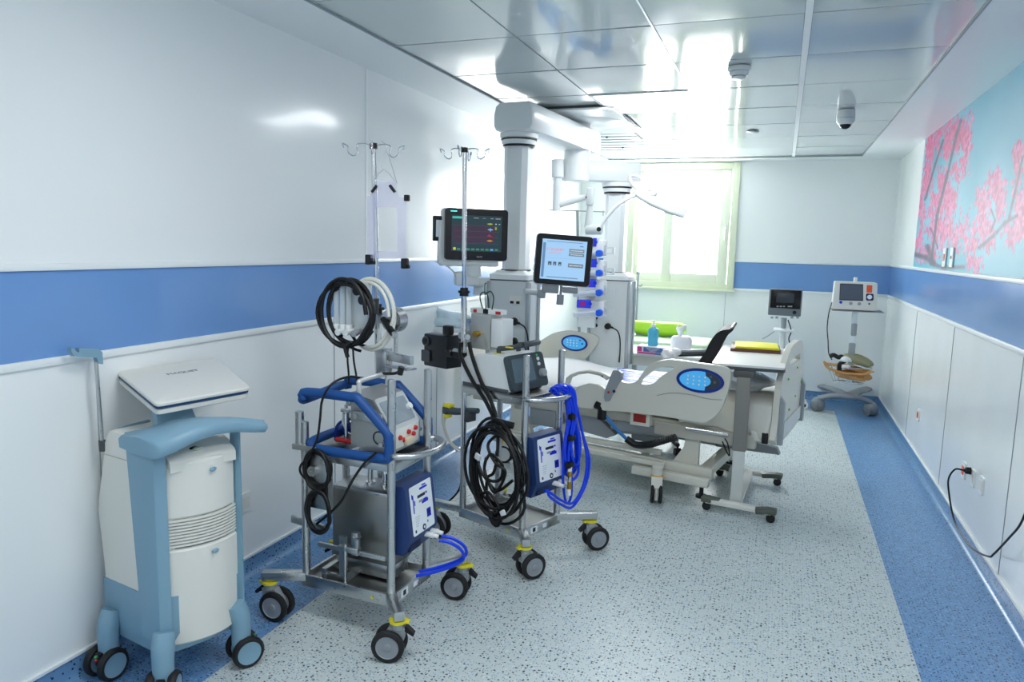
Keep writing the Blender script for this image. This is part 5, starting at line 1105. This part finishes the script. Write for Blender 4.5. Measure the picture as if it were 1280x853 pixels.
# things lying on the bed
pts = [fl(x, y, .655) for x, y in ((748, 459), (850, 461), (848, 480), (762, 487))]
m = MB(); P = [Vector(p) for p in ((-.12, .10, 0), (.66, .02, 0), (.62, -.36, 0), (.06, -.36, 0))]
o_ = MB(); N_ = 10; V = []; 
for i in range(N_+1):
    for j in range(N_+1): p = P[0].lerp(P[1], i/N_).lerp(P[3].lerp(P[2], i/N_), j/N_); V.append(FB @ Vector((p.x, p.y, .647+.006*math.sin(i*1.3+j*.8))))
o_.add(V, [(i*(N_+1)+j, i*(N_+1)+j+1, (i+1)*(N_+1)+j+1, (i+1)*(N_+1)+j) for i in range(N_) for j in range(N_)])
PAD = mat('white pad with blue print', (226, 230, 240), .6); n, L = nodes(PAD); b = n['Principled BSDF']; wv = n.new('ShaderNodeTexNoise'); wv.inputs['Scale'].default_value = 14; tc = n.new('ShaderNodeTexCoord'); mp = n.new('ShaderNodeMapping'); mp.inputs['Scale'].default_value = (.5, 3, 1); mp.inputs['Rotation'].default_value = (0, 0, .25); L.new(tc.outputs['Object'], mp.inputs[0]); L.new(mp.outputs[0], wv.inputs['Vector']); cr = n.new('ShaderNodeValToRGB'); cr.color_ramp.elements[0].position = .44; cr.color_ramp.elements[0].color = lin((228, 232, 242))+(1,); cr.color_ramp.elements[1].position = .48; cr.color_ramp.elements[1].color = lin((70, 96, 200))+(1,); L.new(wv.outputs['Fac'], cr.inputs[0]); L.new(cr.outputs[0], b.inputs['Base Color'])
o_ = single(o_, 'bed_pad', PAD, 'white folded pad with blue print lying on the mattress behind the rail', 'pad'); md = o_.modifiers.new('thickness', 'SOLIDIFY'); md.thickness = .008
single(lumpy(FB @ Vector((.80, -.06, .69)), .16, .24, .055, 9, .14, 28), 'wrapped_pillow', mat('shiny plastic film', (222, 230, 236), .16, alpha=.85), 'pillow wrapped in shiny clear plastic at the foot of the bed', 'pillow')

# ================================================================ OVERBED TABLE
FT = fr((-.15, 4.23), 0)
T = thing('overbed_table', FT, 'white topped overbed table on a grey column at the foot of the bed', 'table')
m = MB(); top = [(-.185, -.022), (.205, -.01), (.205, .86), (-.185, .86)]
def rpoly(P, k, n=4):
    out = []
    for i in range(len(P)):
        a, b, c = Vector(P[i-1]), Vector(P[i]), Vector(P[(i+1) % len(P)]); p0 = b+(a-b).normalized()*k; p1 = b+(c-b).normalized()*k
        for j in range(n+1): t = j/n; q = p0.lerp(b, t).lerp(b.lerp(p1, t), t); out.append((q.x, q.y))
    return out
m.prism(rpoly(top, .03), .012, Matrix.Translation((0, 0, .842))); m.build('table_top', mat('table laminate', (232, 232, 226), .3), T)
m = MB(); m.prism(rpoly([(x*1.01, y+.002*(1 if y > 0 else -1)) for x, y in top], .03), .017, Matrix.Translation((0, 0, .8248))); m.build('top_edge', DGREY, T)
m = MB(); m.bx((-.065, -.03, .78), (.05, .12, .825), .012); m.build('tilt_housing', mat('housing grey', (84, 84, 82), .45), T)
m = MB(); m.bx((-.045, -.028, .36), (.03, .055, .79), .006); m.build('column', mat('column grey', (134, 132, 126), .35, .2), T)
m = MB(); m.bx((-.040, -.022, .045), (.024, .048, .37), .004); m.build('inner_column', mat('column light', (206, 208, 204), .35, .2), T)
m = MB(); m.bx((-.18, .0, .83), (-.13, .03, .80), .003); m.build('lever', GREYP, T)
m = MB(); m.beam((-.17, -.03, .055), (.19, -.09, .055), .055, .028, .006); m.beam((-.15, .66, .055), (.22, .61, .055), .055, .028, .006); m.beam((-.008, .0, .055), (.03, .64, .055), .07, .026, .005); m.build('base', OFFW, T)
OL = mat('olive grey plastic', (88, 94, 84), .5)
for x, y in ((-.165, -.03), (.185, -.09), (-.145, .66), (.215, .61)):
    m = MB(); m.beam((x*1.0-.03, y, .062), (x+.03, y-.008, .062), .06, .032, .008); m.beam((x*.55, y-.01, .055), (x, y, .064), .056, .03, .006); e_ = m.build('foot_cover', OL, T)
    for s_ in (-1, 1):
        k = MB(); k.cyl((x, y+s_*.008, .024), (x, y+s_*.024, .024), .024, seg=20); k.build('small_wheel', BLACK, e_)
    k = MB(); k.cyl((x, y, .05), (x, y, .03), .012); k.build('wheel_stem', BLACK, e_)
def book(name, q, z0, th, w_, l_, rot, mt, label, cat='book', pages=None):
    p = fl(*q, z0); t = thing(name, fr((p.x, p.y, z0), rot), label, cat)
    if pages: m = MB(); m.box((0, 0, th/2), (w_-.008, l_-.008, th-.004)); m.build('pages', pages, t); m = MB(); m.box((0, 0, .0015), (w_, l_, .003), bev=.001); m.box((0, 0, th-.0015), (w_, l_, .003), bev=.001); m.box((0, -l_/2+.0015, th/2), (w_, .003, th), bev=.001); m.build('cover', mt, t)
    else: m = MB(); m.box((0, 0, th/2), (w_, l_, th), bev=.002); m.build('cover', mt, t)
    return t
book('log_book', (944, 437), .8545, .018, .30, .32, 2, BROWN, 'brown covered book lying under the yellow folder on the overbed table', pages=SHEET)
p = fl(944, 437, .8545)
T = thing('yellow_folder', fr((p.x+.006, p.y+.02, .873), 3), 'bright yellow folder lying on the overbed table', 'folder')
m = MB(); m.box((0, 0, .003), (.27, .31, .006), bev=.001); m.build('front_cover', YPAPER, T); m = MB(); m.box((.0, 0, .009), (.262, .30, .004), (0, 0, .6), bev=.001); m.build('back_cover', YPAPER, T)

# ================================================================ BACK OF THE ROOM
# white side table with sanitiser, glove box and tissues
ty, tz = 5.92, .70
a = at(771, 440, 5.7); tz = a.z
p0 = fl(771, 440, tz); p1 = fl(800, 428, tz)
x0 = p0.x; x1 = x0+.66; y0 = p0.y; y1 = y0+.52
T = thing('side_table', ((x0+x1)/2, (y0+y1)/2, 0), 'white topped side table behind the bed, holding sanitiser and tissues', 'table'); hx, hy = (x1-x0)/2, (y1-y0)/2
m = MB(); m.box((0, 0, tz-.011), (2*hx, 2*hy, .022), bev=.004); m.build('table_top', TRIM, T)
m = MB(); m.bx((-hx+.03, -hy+.03, tz-.10), (hx-.03, -hy+.045, tz-.022), .003); m.build('apron', OFFW, T); m = MB(); m.bx((-hx+.03, hy-.045, tz-.10), (hx-.03, hy-.03, tz-.022), .003); m.build('apron', OFFW, T)
for sx in (-1, 1):
    for sy in (-1, 1): m = MB(); m.box((sx*(hx-.06), sy*(hy-.06), (tz-.022)/2), (.035, .035, tz-.022), bev=.003); m.build('leg', GREYP, T)
def on(q, z=None): return fl(q[0], q[1], tz if z is None else z)
# glove box
p = on((815, 444)); gx = p
T = thing('glove_box', fr((p.x, p.y+.06, tz), -8), 'glove carton with blue and pink panel lying on the side table under the sanitiser', 'box')
m = MB(); m.box((0, 0, .0325), (.235, .125, .065), bev=.002); m.build('carton', LABEL, T)
m = MB(); m.prism(rr(.155, .036, .002), .0012, axes((.015, -.0625, .040), (1, 0, 0), (0, 0, 1))); m.m = 1; m.prism(rr(.20, .014, .002), .0012, axes((-.005, -.0625, .012), (1, 0, 0), (0, 0, 1))); m.prism(rr(.035, .036, .002), .0012, axes((-.092, -.0625, .040), (1, 0, 0), (0, 0, 1))); m.m = 0; m.prism(rr(.06, .013, .002), .002, axes((.06, -.0625, .012), (1, 0, 0), (0, 0, 1))); m.m = 2
for k in range(4): m.prism(rr(.11-.02*k, .0025, .0005), .0016, axes((.012, -.0625, .052-.008*k), (1, 0, 0), (0, 0, 1)))
m.build('print', [mat('carton blue', (76, 110, 170), .5), mat('carton pink', (214, 70, 150), .5), LABEL], T)
# bottle
T = thing('sanitiser_bottle', fr((p.x-.01, p.y+.075, tz+.065), 0), 'clear pump bottle of blue hand sanitiser standing on the glove carton', 'bottle')
m = MB(); o = rr(.082, .055, .024, 6); m.loft([[Vector((x*k, y*k, z)) for x, y in o] for z, k in ((0, .9), (.005, 1), (.115, 1), (.135, .85), (.146, .45), (.150, .36))]); m.build('bottle', mat('blue gel', (84, 190, 226), .12, alpha=.95, coat=.4), T)
m = MB(); m.cyl((0, 0, .148), (0, 0, .17), .016); m.cyl((0, 0, .17), (0, 0, .19), .006); m.box((-.008, 0, .195), (.045, .016, .012), bev=.004); m.build('pump', TRIM, T)
# tissue pack
p = on((849, 440))
T = thing('tissue_pack', fr((p.x, p.y+.10, tz), 10), 'soft white tissue pack with a tissue pulled out, on the side table', 'tissues')
m = MB(); m.box((0, 0, .06), (.17, .13, .12), bev=.035, seg=4); m.build('pack', mat('tissue film', (232, 230, 234), .35), T)
m = MB(); rg = []
for z, r_ in ((.10, .018), (.125, .012), (.15, .022), (.18, .036), (.20, .03)): rg.append([Vector((-.01+(r_*math.cos(a_))*(1+.35*math.sin(3*a_+z*40)), r_*.6*math.sin(a_), z+.012*math.sin(2*a_+1))) for a_ in [2*math.pi*k/14 for k in range(14)]])
m.loft(rg, cap=False); o_ = m.build('tissue', TRIM, T, sharp=80); o_.modifiers.new('s', 'SOLIDIFY').thickness = .002
p = on((838, 452)); m = lumpy((p.x-.02, p.y+.10, tz+.035), .07, .07, .055, 21, .2); single(m, 'white_paper_roll', mat('white plastic bag', (238, 238, 238), .4), 'crumpled white wrap beside the tissue pack on the side table', 'wrap')
# black tray with grey bar on the table
p = on((862, 444))
T = thing('clip_tray', fr((p.x, p.y+.0, tz), 38), 'black tray with a silver grip bar at the right end of the side table', 'tray')
m = MB(); m.box((0, 0, .009), (.26, .13, .018), bev=.004); m.build('tray', BLACK, T)
m = MB(); m.cyl((-.11, -.02, .032), (.13, -.02, .032), .015, seg=14); m.cyl((.10, .03, .03), (.13, .03, .03), .013); m.build('grip_bar', GREYP, T)
# office chair
cx, cy = at(893, 440, 5.3).x, 5.3
cy = 5.42; cx = at(880, 450, cy).x
T = thing('office_chair', fr((cx+.02, cy, 0), 0), 'black mesh office chair behind the bed, its back leaning to the right', 'chair')
def c_(x, y): p_ = at(x, y, cy); return (p_.x-cx-.02, p_.z)
sil = [(873, 456), (884, 437), (890, 425), (897, 415), (905, 410), (916, 408.5), (919, 406), (918, 410.5), (911, 417), (903, 431), (897, 444), (892, 458)]
L_ = [c_(*q) for q in sil]
m = MB(); m.slab(smooth_path([Vector((x, -.18, z)) for x, z in L_], 3, True), (0, .36, 0)); o_ = m.build('backrest', MESHB, T, sharp=50)
xt, zt_ = c_(917, 408); m = MB(); m.cyl((xt, -.175, zt_), (xt, .175, zt_), .012); m.build('top_trim', GREYP, T)
xb_, zb_ = c_(882, 456)
m = MB(); m.tube([(xb_+.02, 0, zb_+.02), (xb_+.03, 0, .50), (xb_-.06, 0, .42), (xb_-.2, 0, .42)], .022, 10); m.build('back_stem', BLACK, T)
m = MB(); m.box((xb_-.24, 0, .455), (.40, .35, .06), bev=.025, seg=3); m.build('seat', MESHB, T)
m = MB(); m.cyl((xb_-.24, 0, .43), (xb_-.24, 0, .09), .025); m.build('gas_column', BLACK, T)
for k in range(5):
    a_ = R(72*k+10); d_ = Vector((math.cos(a_), math.sin(a_), 0)); c0 = Vector((xb_-.24, 0, 0))
    m = MB(); m.beam(c0+Vector((0, 0, .10)), c0+d_*.20+Vector((0, 0, .075)), .035, .025, .006); l_ = m.build('base_arm', BLACK, T)
    k_ = MB(); q_ = c0+d_*.20; s2 = Vector((-d_.y, d_.x, 0)); k_.cyl(q_-s2*.022+Vector((0, 0, .028)), q_+s2*.022+Vector((0, 0, .028)), .028); k_.cyl(q_+Vector((0, 0, .03)), q_+Vector((0, 0, .08)), .008); k_.build('wheel', BLACK, l_)
# green couch under the window
yc = 7.25; a = at(787, 400, yc); b = at(858, 402, yc); 
T = thing('recliner_couch', fr((a.x+.35, yc, 0), 0), 'lime and pale green recliner couch under the window', 'couch'); ox = a.x+.35
def L2(x, y, Y=yc): p_ = at(x, y, Y); return Vector((p_.x-ox, p_.y-yc, p_.z))
zt_ = L2(800, 401).z; zl = L2(800, 419).z; zs_ = L2(860, 424).z
m = MB(); rg = []
for i in range(13):
    u = i/12; x = L2(785, 400).x+(L2(858, 400).x-L2(785, 400).x)*u; dz = -.02*math.sin(math.pi*u); e = .0 if .05 < u < .95 else .02
    rg.append([Vector((x, -.02+e, zl+dz*.0+.05*(1-math.sin(math.pi*u)))), Vector((x, -.07+e, (zt_+zl)/2)), Vector((x, -.04+e, zt_-.01-e)), Vector((x, .03, zt_-e)), Vector((x, .07-e, (zt_+zl)/2)), Vector((x, .05, zl+.05*(1-math.sin(math.pi*u))))])
m.loft(rg); m.build('head_cushion', GREEN, T, sharp=70)
m = MB(); m.box(((L2(785, 400).x+L2(890, 400).x)/2, -.12, zs_-.05), (L2(890, 400).x-L2(783, 400).x, .62, .11), bev=.03, seg=3); m.build('seat_cushion', PGREEN, T)
m = MB(); m.box((L2(822, 400).x, .02, (zl+zs_)/2+.02), (L2(850, 400).x-L2(796, 400).x, .04, abs(zl-zs_)+.10), bev=.01); m.build('back_frame', GREYP, T)
m = MB(); m.tube([L2(786, 412)+Vector((0, -.1, 0)), L2(784, 424)+Vector((0, -.2, 0)), L2(790, 430)+Vector((0, -.3, 0))], .03, 10); m.build('arm_pad', GREEN, T)
xa, xb2 = L2(788, 400).x, L2(884, 400).x
for x in (xa+.05, xb2-.05):
    for y in (-.36, .12): m = MB(); m.cyl((x, y, zs_-.1), (x, y, .0), .018); m.build('leg', GREYP, T)
m = MB(); m.box(((xa+xb2)/2, -.12, zs_-.125), (xb2-xa-.04, .52, .04), bev=.005); m.build('frame', WHITE, T)
# drip stand by the window
p = at(798, 342, 7.64)
T = thing('drip_stand', (p.x, 7.64, 0), 'thin grey drip stand standing in front of the window by the green couch', 'drip stand')
q_ = at(793, 415, 7.3); 
m = MB(); m.cyl((0, 0, .03), (0, 0, p.z), .010); m.build('pole', GREYP, T)
m = MB(); m.cyl((0, 0, p.z-.01), (0, 0, p.z+.02), .02); m.tube([(0, 0, p.z-.12), (.03, 0, p.z-.13), (.05, 0, p.z-.11)], .008); m.build('top_clamp', GREYP, T)
for k in range(5):
    a_ = R(72*k); m = MB(); m.beam((0, 0, .05), (.25*math.cos(a_), .25*math.sin(a_), .045), .02, .015); l_ = m.build('base_leg', GREYP, T); k_ = MB(); k_.ball((.25*math.cos(a_), .25*math.sin(a_), .022), .022); k_.build('wheel', BLACK, l_)
# vital signs monitor on a roll stand
ym = 7.28; px_ = at(981, 420, ym)
T = thing('vital_signs_monitor', fr((px_.x, ym, 0), 0), 'small dark vital signs monitor on a white roll stand against the back wall', 'monitor')
A = lambda x, y, d=0: at(x, y, ym)-Vector((px_.x, ym-d, 0))
def quadbox(m, q0, q1, y0, y1, bev=.004): a_, b_ = A(*q0), A(*q1); m.bx((a_.x, y0, b_.z), (b_.x, y1, a_.z), bev)
m = MB(); quadbox(m, (962, 361), (1001, 396), -.02, .08, .01); hs = m.build('housing', mat('monitor grey', (110, 116, 120), .4), T)
m = MB(); quadbox(m, (964, 362), (1000, 386.5), -.024, -.015, .004); m.build('front_glass', GLASSY, hs)
m = MB(); quadbox(m, (971, 366), (992, 379), -.026, -.0235, .001); m.build('screen', mat('unlit screen', (56, 62, 68), .2), hs)
m = MB()
for i, x in enumerate((972, 976, 980, 986, 989)): a_ = A(x, 383); m.box((a_.x, -.026, a_.z), (.018, .004, .012), bev=.002)
m.build('button', GREYP, hs)
m = MB(); a_ = A(993, 390.5); m.cyl((a_.x, -.02, a_.z), (a_.x, -.035, a_.z), .017); m.build('dial', BLACK, hs)
m = MB()
for x in (965, 971, 990, 997): a_ = A(x, 397); m.box((a_.x, -.0, a_.z), (.025, .03, .02), bev=.004)
m.build('socket_row', GREYP, hs)
a_ = A(980, 398); m = MB(); m.cyl((a_.x, .03, a_.z), (a_.x, .03, A(980, 411).z), .028, .022); m.build('mount_neck', GREYP, T)
m = MB(); quadbox(m, (967, 411), (992, 415), -.08, .12, .004); m.build('tray', WHITE, T)
m = MB(); m.cyl((a_.x, .03, A(980, 411).z), (a_.x, .03, .10), .028, seg=18); m.build('pole', WHITE, T)
m = MB(); m.tube([A(985, 400), A(989, 414), A(986, 424), A(990, 436)], .006, 6); m.m = 1; m.tube([A(970, 413), A(960, 420), A(953, 424)], .005, 6); m.build('hanging_lead', [CABLE, GREYP], T)
for k, (ang) in enumerate((20, 92, 164, 236, 308)):
    a_ = R(ang); c0 = Vector((A(980, 420).x, .03, .09)); e_ = c0+Vector((.24*math.cos(a_), .24*math.sin(a_)*1., 0)); m = MB(); m.beam(c0, e_, .04, .03, .008); l_ = m.build('base_leg', WHITE, T)
    k_ = MB(); k_.cyl(e_+Vector((0, -.025, -.053)), e_+Vector((0, .025, -.053)), .037, seg=22); k_.m = 1; k_.cyl(e_+Vector((0, -.027, -.053)), e_+Vector((0, .027, -.053)), .018); k_.m = 0; k_.cyl(e_+Vector((0, 0, -.03)), e_, .02); k_.build('wheel', [WHITE, BLACK], l_)
# defibrillator on a wheeled stand with a laden basket
yd = 7.32; c_x = at(1064, 440, yd).x
T = thing('defibrillator_trolley', fr((c_x, yd, 0), 0), 'grey five castor trolley with narrow white column in the back right corner', 'trolley')
A = lambda x, y, Y=yd: at(x, y, Y)-Vector((c_x, yd, 0))
def qb(m, q0, q1, y0, y1, bev=.004): a_, b_ = A(*q0), A(*q1); m.bx((a_.x, y0, b_.z), (b_.x, y1, a_.z), bev)
m = MB(); qb(m, (1039, 386.5), (1103, 390.5), -.14, .16, .004); m.build('shelf', mat('shelf grey', (150, 152, 152), .4), T)
m = MB(); m.beam(A(1069, 390), A(1061, 478), .03, .05, .006); m.build('column', mat('white column', (224, 232, 238), .35), T)
for q0, q1 in (((1064, 404), (1070, 420)), ((1060.5, 428), (1068, 444))): m = MB(); qb(m, q0, q1, -.05, -.02, .012); m.build('column_clip', GREYP, T)
LEG = mat('castor base grey', (134, 140, 148), .45)
cb = A(1061, 488); cb.z = .175
for q, dz in (((1022, 500), .10), ((1088, 506), .10), ((1093, 486), .10), ((1022, 484), .10)):
    e_ = fl(q[0], q[1]+6, .06)-Vector((c_x, yd, 0)); e_.z = .125
    m = MB(); m.tube([cb, cb.lerp(e_, .5)+Vector((0, 0, .012)), e_], .055, 12, r2=.045, flat=.5); l_ = m.build('base_leg', LEG, T)
    k_ = MB(); k_.cyl(e_+Vector((-.035, -.02, -.067)), e_+Vector((.035, .02, -.067)), .058, seg=26); k_.build('wheel', mat('castor shell', (120, 124, 128), .5), l_); k_ = MB(); k_.ball(e_+Vector((0, 0, -.05)), .058, (1.05, 1.15, 1)); k_.build('wheel_hood', LEG, l_)
m = MB(); m.ball(cb, .075, (1.2, 1, .5)); m.build('base_hub', LEG, T)
# wire basket
m = MB(); b0 = A(1061, 466); r1 = [Vector((b0.x+.19*math.cos(a_), .0+.13*math.sin(a_), A(1061, 458).z)) for a_ in [2*math.pi*k/20 for k in range(20)]]; r2_ = [Vector((b0.x+.13*math.cos(a_), .0+.09*math.sin(a_), A(1061, 478).z)) for a_ in [2*math.pi*k/20 for k in range(20)]]
m.tube(r1, .004, 6, closed=True, n=1); m.tube(r2_, .003, 6, closed=True, n=1)
for k in range(20): m.cyl(r1[k], r2_[k], .0018, seg=5)
for k in range(5): m.cyl(r2_[k], r2_[9-k], .0018, seg=5); 
m.build('wire_basket', CHROME, T)
T = thing('defibrillator', fr((at(1067, 370, yd-.04).x, yd-.04, A(1067, 386.5).z), 0), 'white defibrillator with grey screen on the corner trolley', 'medical device')
cD = at(1067, 370, yd-.04).x; A = lambda x, y: at(x, y, yd-.10)-Vector((cD, yd-.04, T.location.z if 0 else fr((0, 0, 0), 0).translation.z))
zD = (at(1067, 386.5, yd)).z
def D(x, y): p_ = at(x, y, yd-.115); return (p_.x-cD, p_.z-zD)
P4 = [D(1040, 384), D(1096, 387), D(1097, 354), D(1044, 352)]
P4[0] = (P4[0][0], .0); P4[1] = (P4[1][0], .0)
m = MB(); m.slab([Vector((x, -.075, z)) for x, z in rpoly(P4, .012)], (0, .17, 0)); m.build('housing', OFFW, T)
def face(name, q, mt, d=.002, k=.004): m = MB(); m.slab([Vector((x, -.0752, z)) for x, z in rpoly([D(*p_) for p_ in q], k)], (0, -d, 0)); return m.build(name, mt, T)
face('screen', ((1050, 374), (1078, 375), (1078, 357), (1051, 356)), mat('grey screen', (84, 92, 106), .2))
face('screen_border', ((1049, 375.5), (1079, 376.5), (1079, 355.5), (1050, 354.5)), mat('bezel slate', (44, 50, 62), .3), .001)
face('orange_label', ((1083, 366), (1090, 366), (1090.5, 357), (1083.5, 356.5)), ORANGE, .001)
face('dark_pad', ((1082.5, 376), (1092, 376), (1092, 367.5), (1082.5, 367)), mat('pad navy', (30, 44, 84), .4), .001, .012)
for q, r_, mt in (((1087, 371.5), .020, LABEL), ((1051, 378), .013, mat('blue button', (40, 50, 190), .4)), ((1063.5, 379.5), .015, GREYP), ((1074, 380), .015, GREYP), ((1086.5, 380), .008, DGREY)):
    x, z = D(*q); m = MB(); m.cyl((x, -.075, z), (x, -.084, z), r_); m.build('button', mt, T)
x, z = D(1070, 352); m = MB(); m.box((x, 0, z+.012), (.03, .04, .045), bev=.006); m.build('top_knob', WHITE, T)
pts = [at(1040, 378, yd-.05), at(1036, 392, yd-.06), at(1034, 410, yd-.06), at(1035, 425, yd-.06), at(1036, 442, yd-.06), at(1040, 450, yd-.06)]
cable('mains_cable', pts, .005, CABLE, 'thin dark cable hanging from the defibrillator into its basket')
# basket contents
z_ = at(1061, 458, yd).z
for (q, sx, sy, sz, mt, lab, nm, sd, rot) in (((1066, 470), .15, .09, .055, OCH, 'tan rubber mass sagging inside the basket of the corner trolley', 'rubber_bag', 14, 4), ((1062, 460), .20, .11, .020, OCH, 'tan rubber pad curling over the basket of the corner trolley', 'rubber_pad', 3, 8), ((1072, 451), .13, .10, .05, OLIVE, 'olive folded cuff lying on top of the basket of the corner trolley', 'folded_cuff', 6, 18)):
    p = at(q[0], q[1], yd); m = lumpy((0, 0, 0), sx, sy, sz, sd, .12); R_ = Matrix.Translation(p) @ Matrix.Rotation(R(rot), 4, 'Y'); m.v = [R_ @ v for v in m.v]; single(m, nm, mt, lab, {'rubber_pad': 'pad', 'rubber_bag': 'bag'}.get(nm, 'cuff'))
pts = [at(x, y, yd-.12) for x, y in ((1030, 452), (1034, 459), (1045, 464), (1060, 467), (1080, 468), (1090, 464))]
o = pts[0]; m = MB(); m.tube(pts, .018, 10, flat=.7); single(m, 'tan_tube', OCH, 'tan tube bent around the front of the laden basket', 'tube')
pts = [at(x, y, yd-.11) for x, y in ((1037, 446), (1042, 444), (1048, 447), (1052, 446), (1056, 451), (1050, 455), (1049, 463))]
m = MB(); m.tube(pts, .02, 8); single(m, 'black_lead_bundle', CABLE, 'black bundled leads stuffed in the basket of the corner trolley', 'leads')
p = at(1057, 450, yd-.15); m = lumpy(p, .045, .03, .03, 33, .2); single(m, 'white_connector', WHITE, 'upper white connector lying on the leads in the basket', 'connector')
p = at(1057, 459, yd-.15); m = lumpy(p, .035, .03, .022, 35, .2); single(m, 'white_connector', WHITE, 'lower white connector lying on the tan tube of the basket', 'connector')
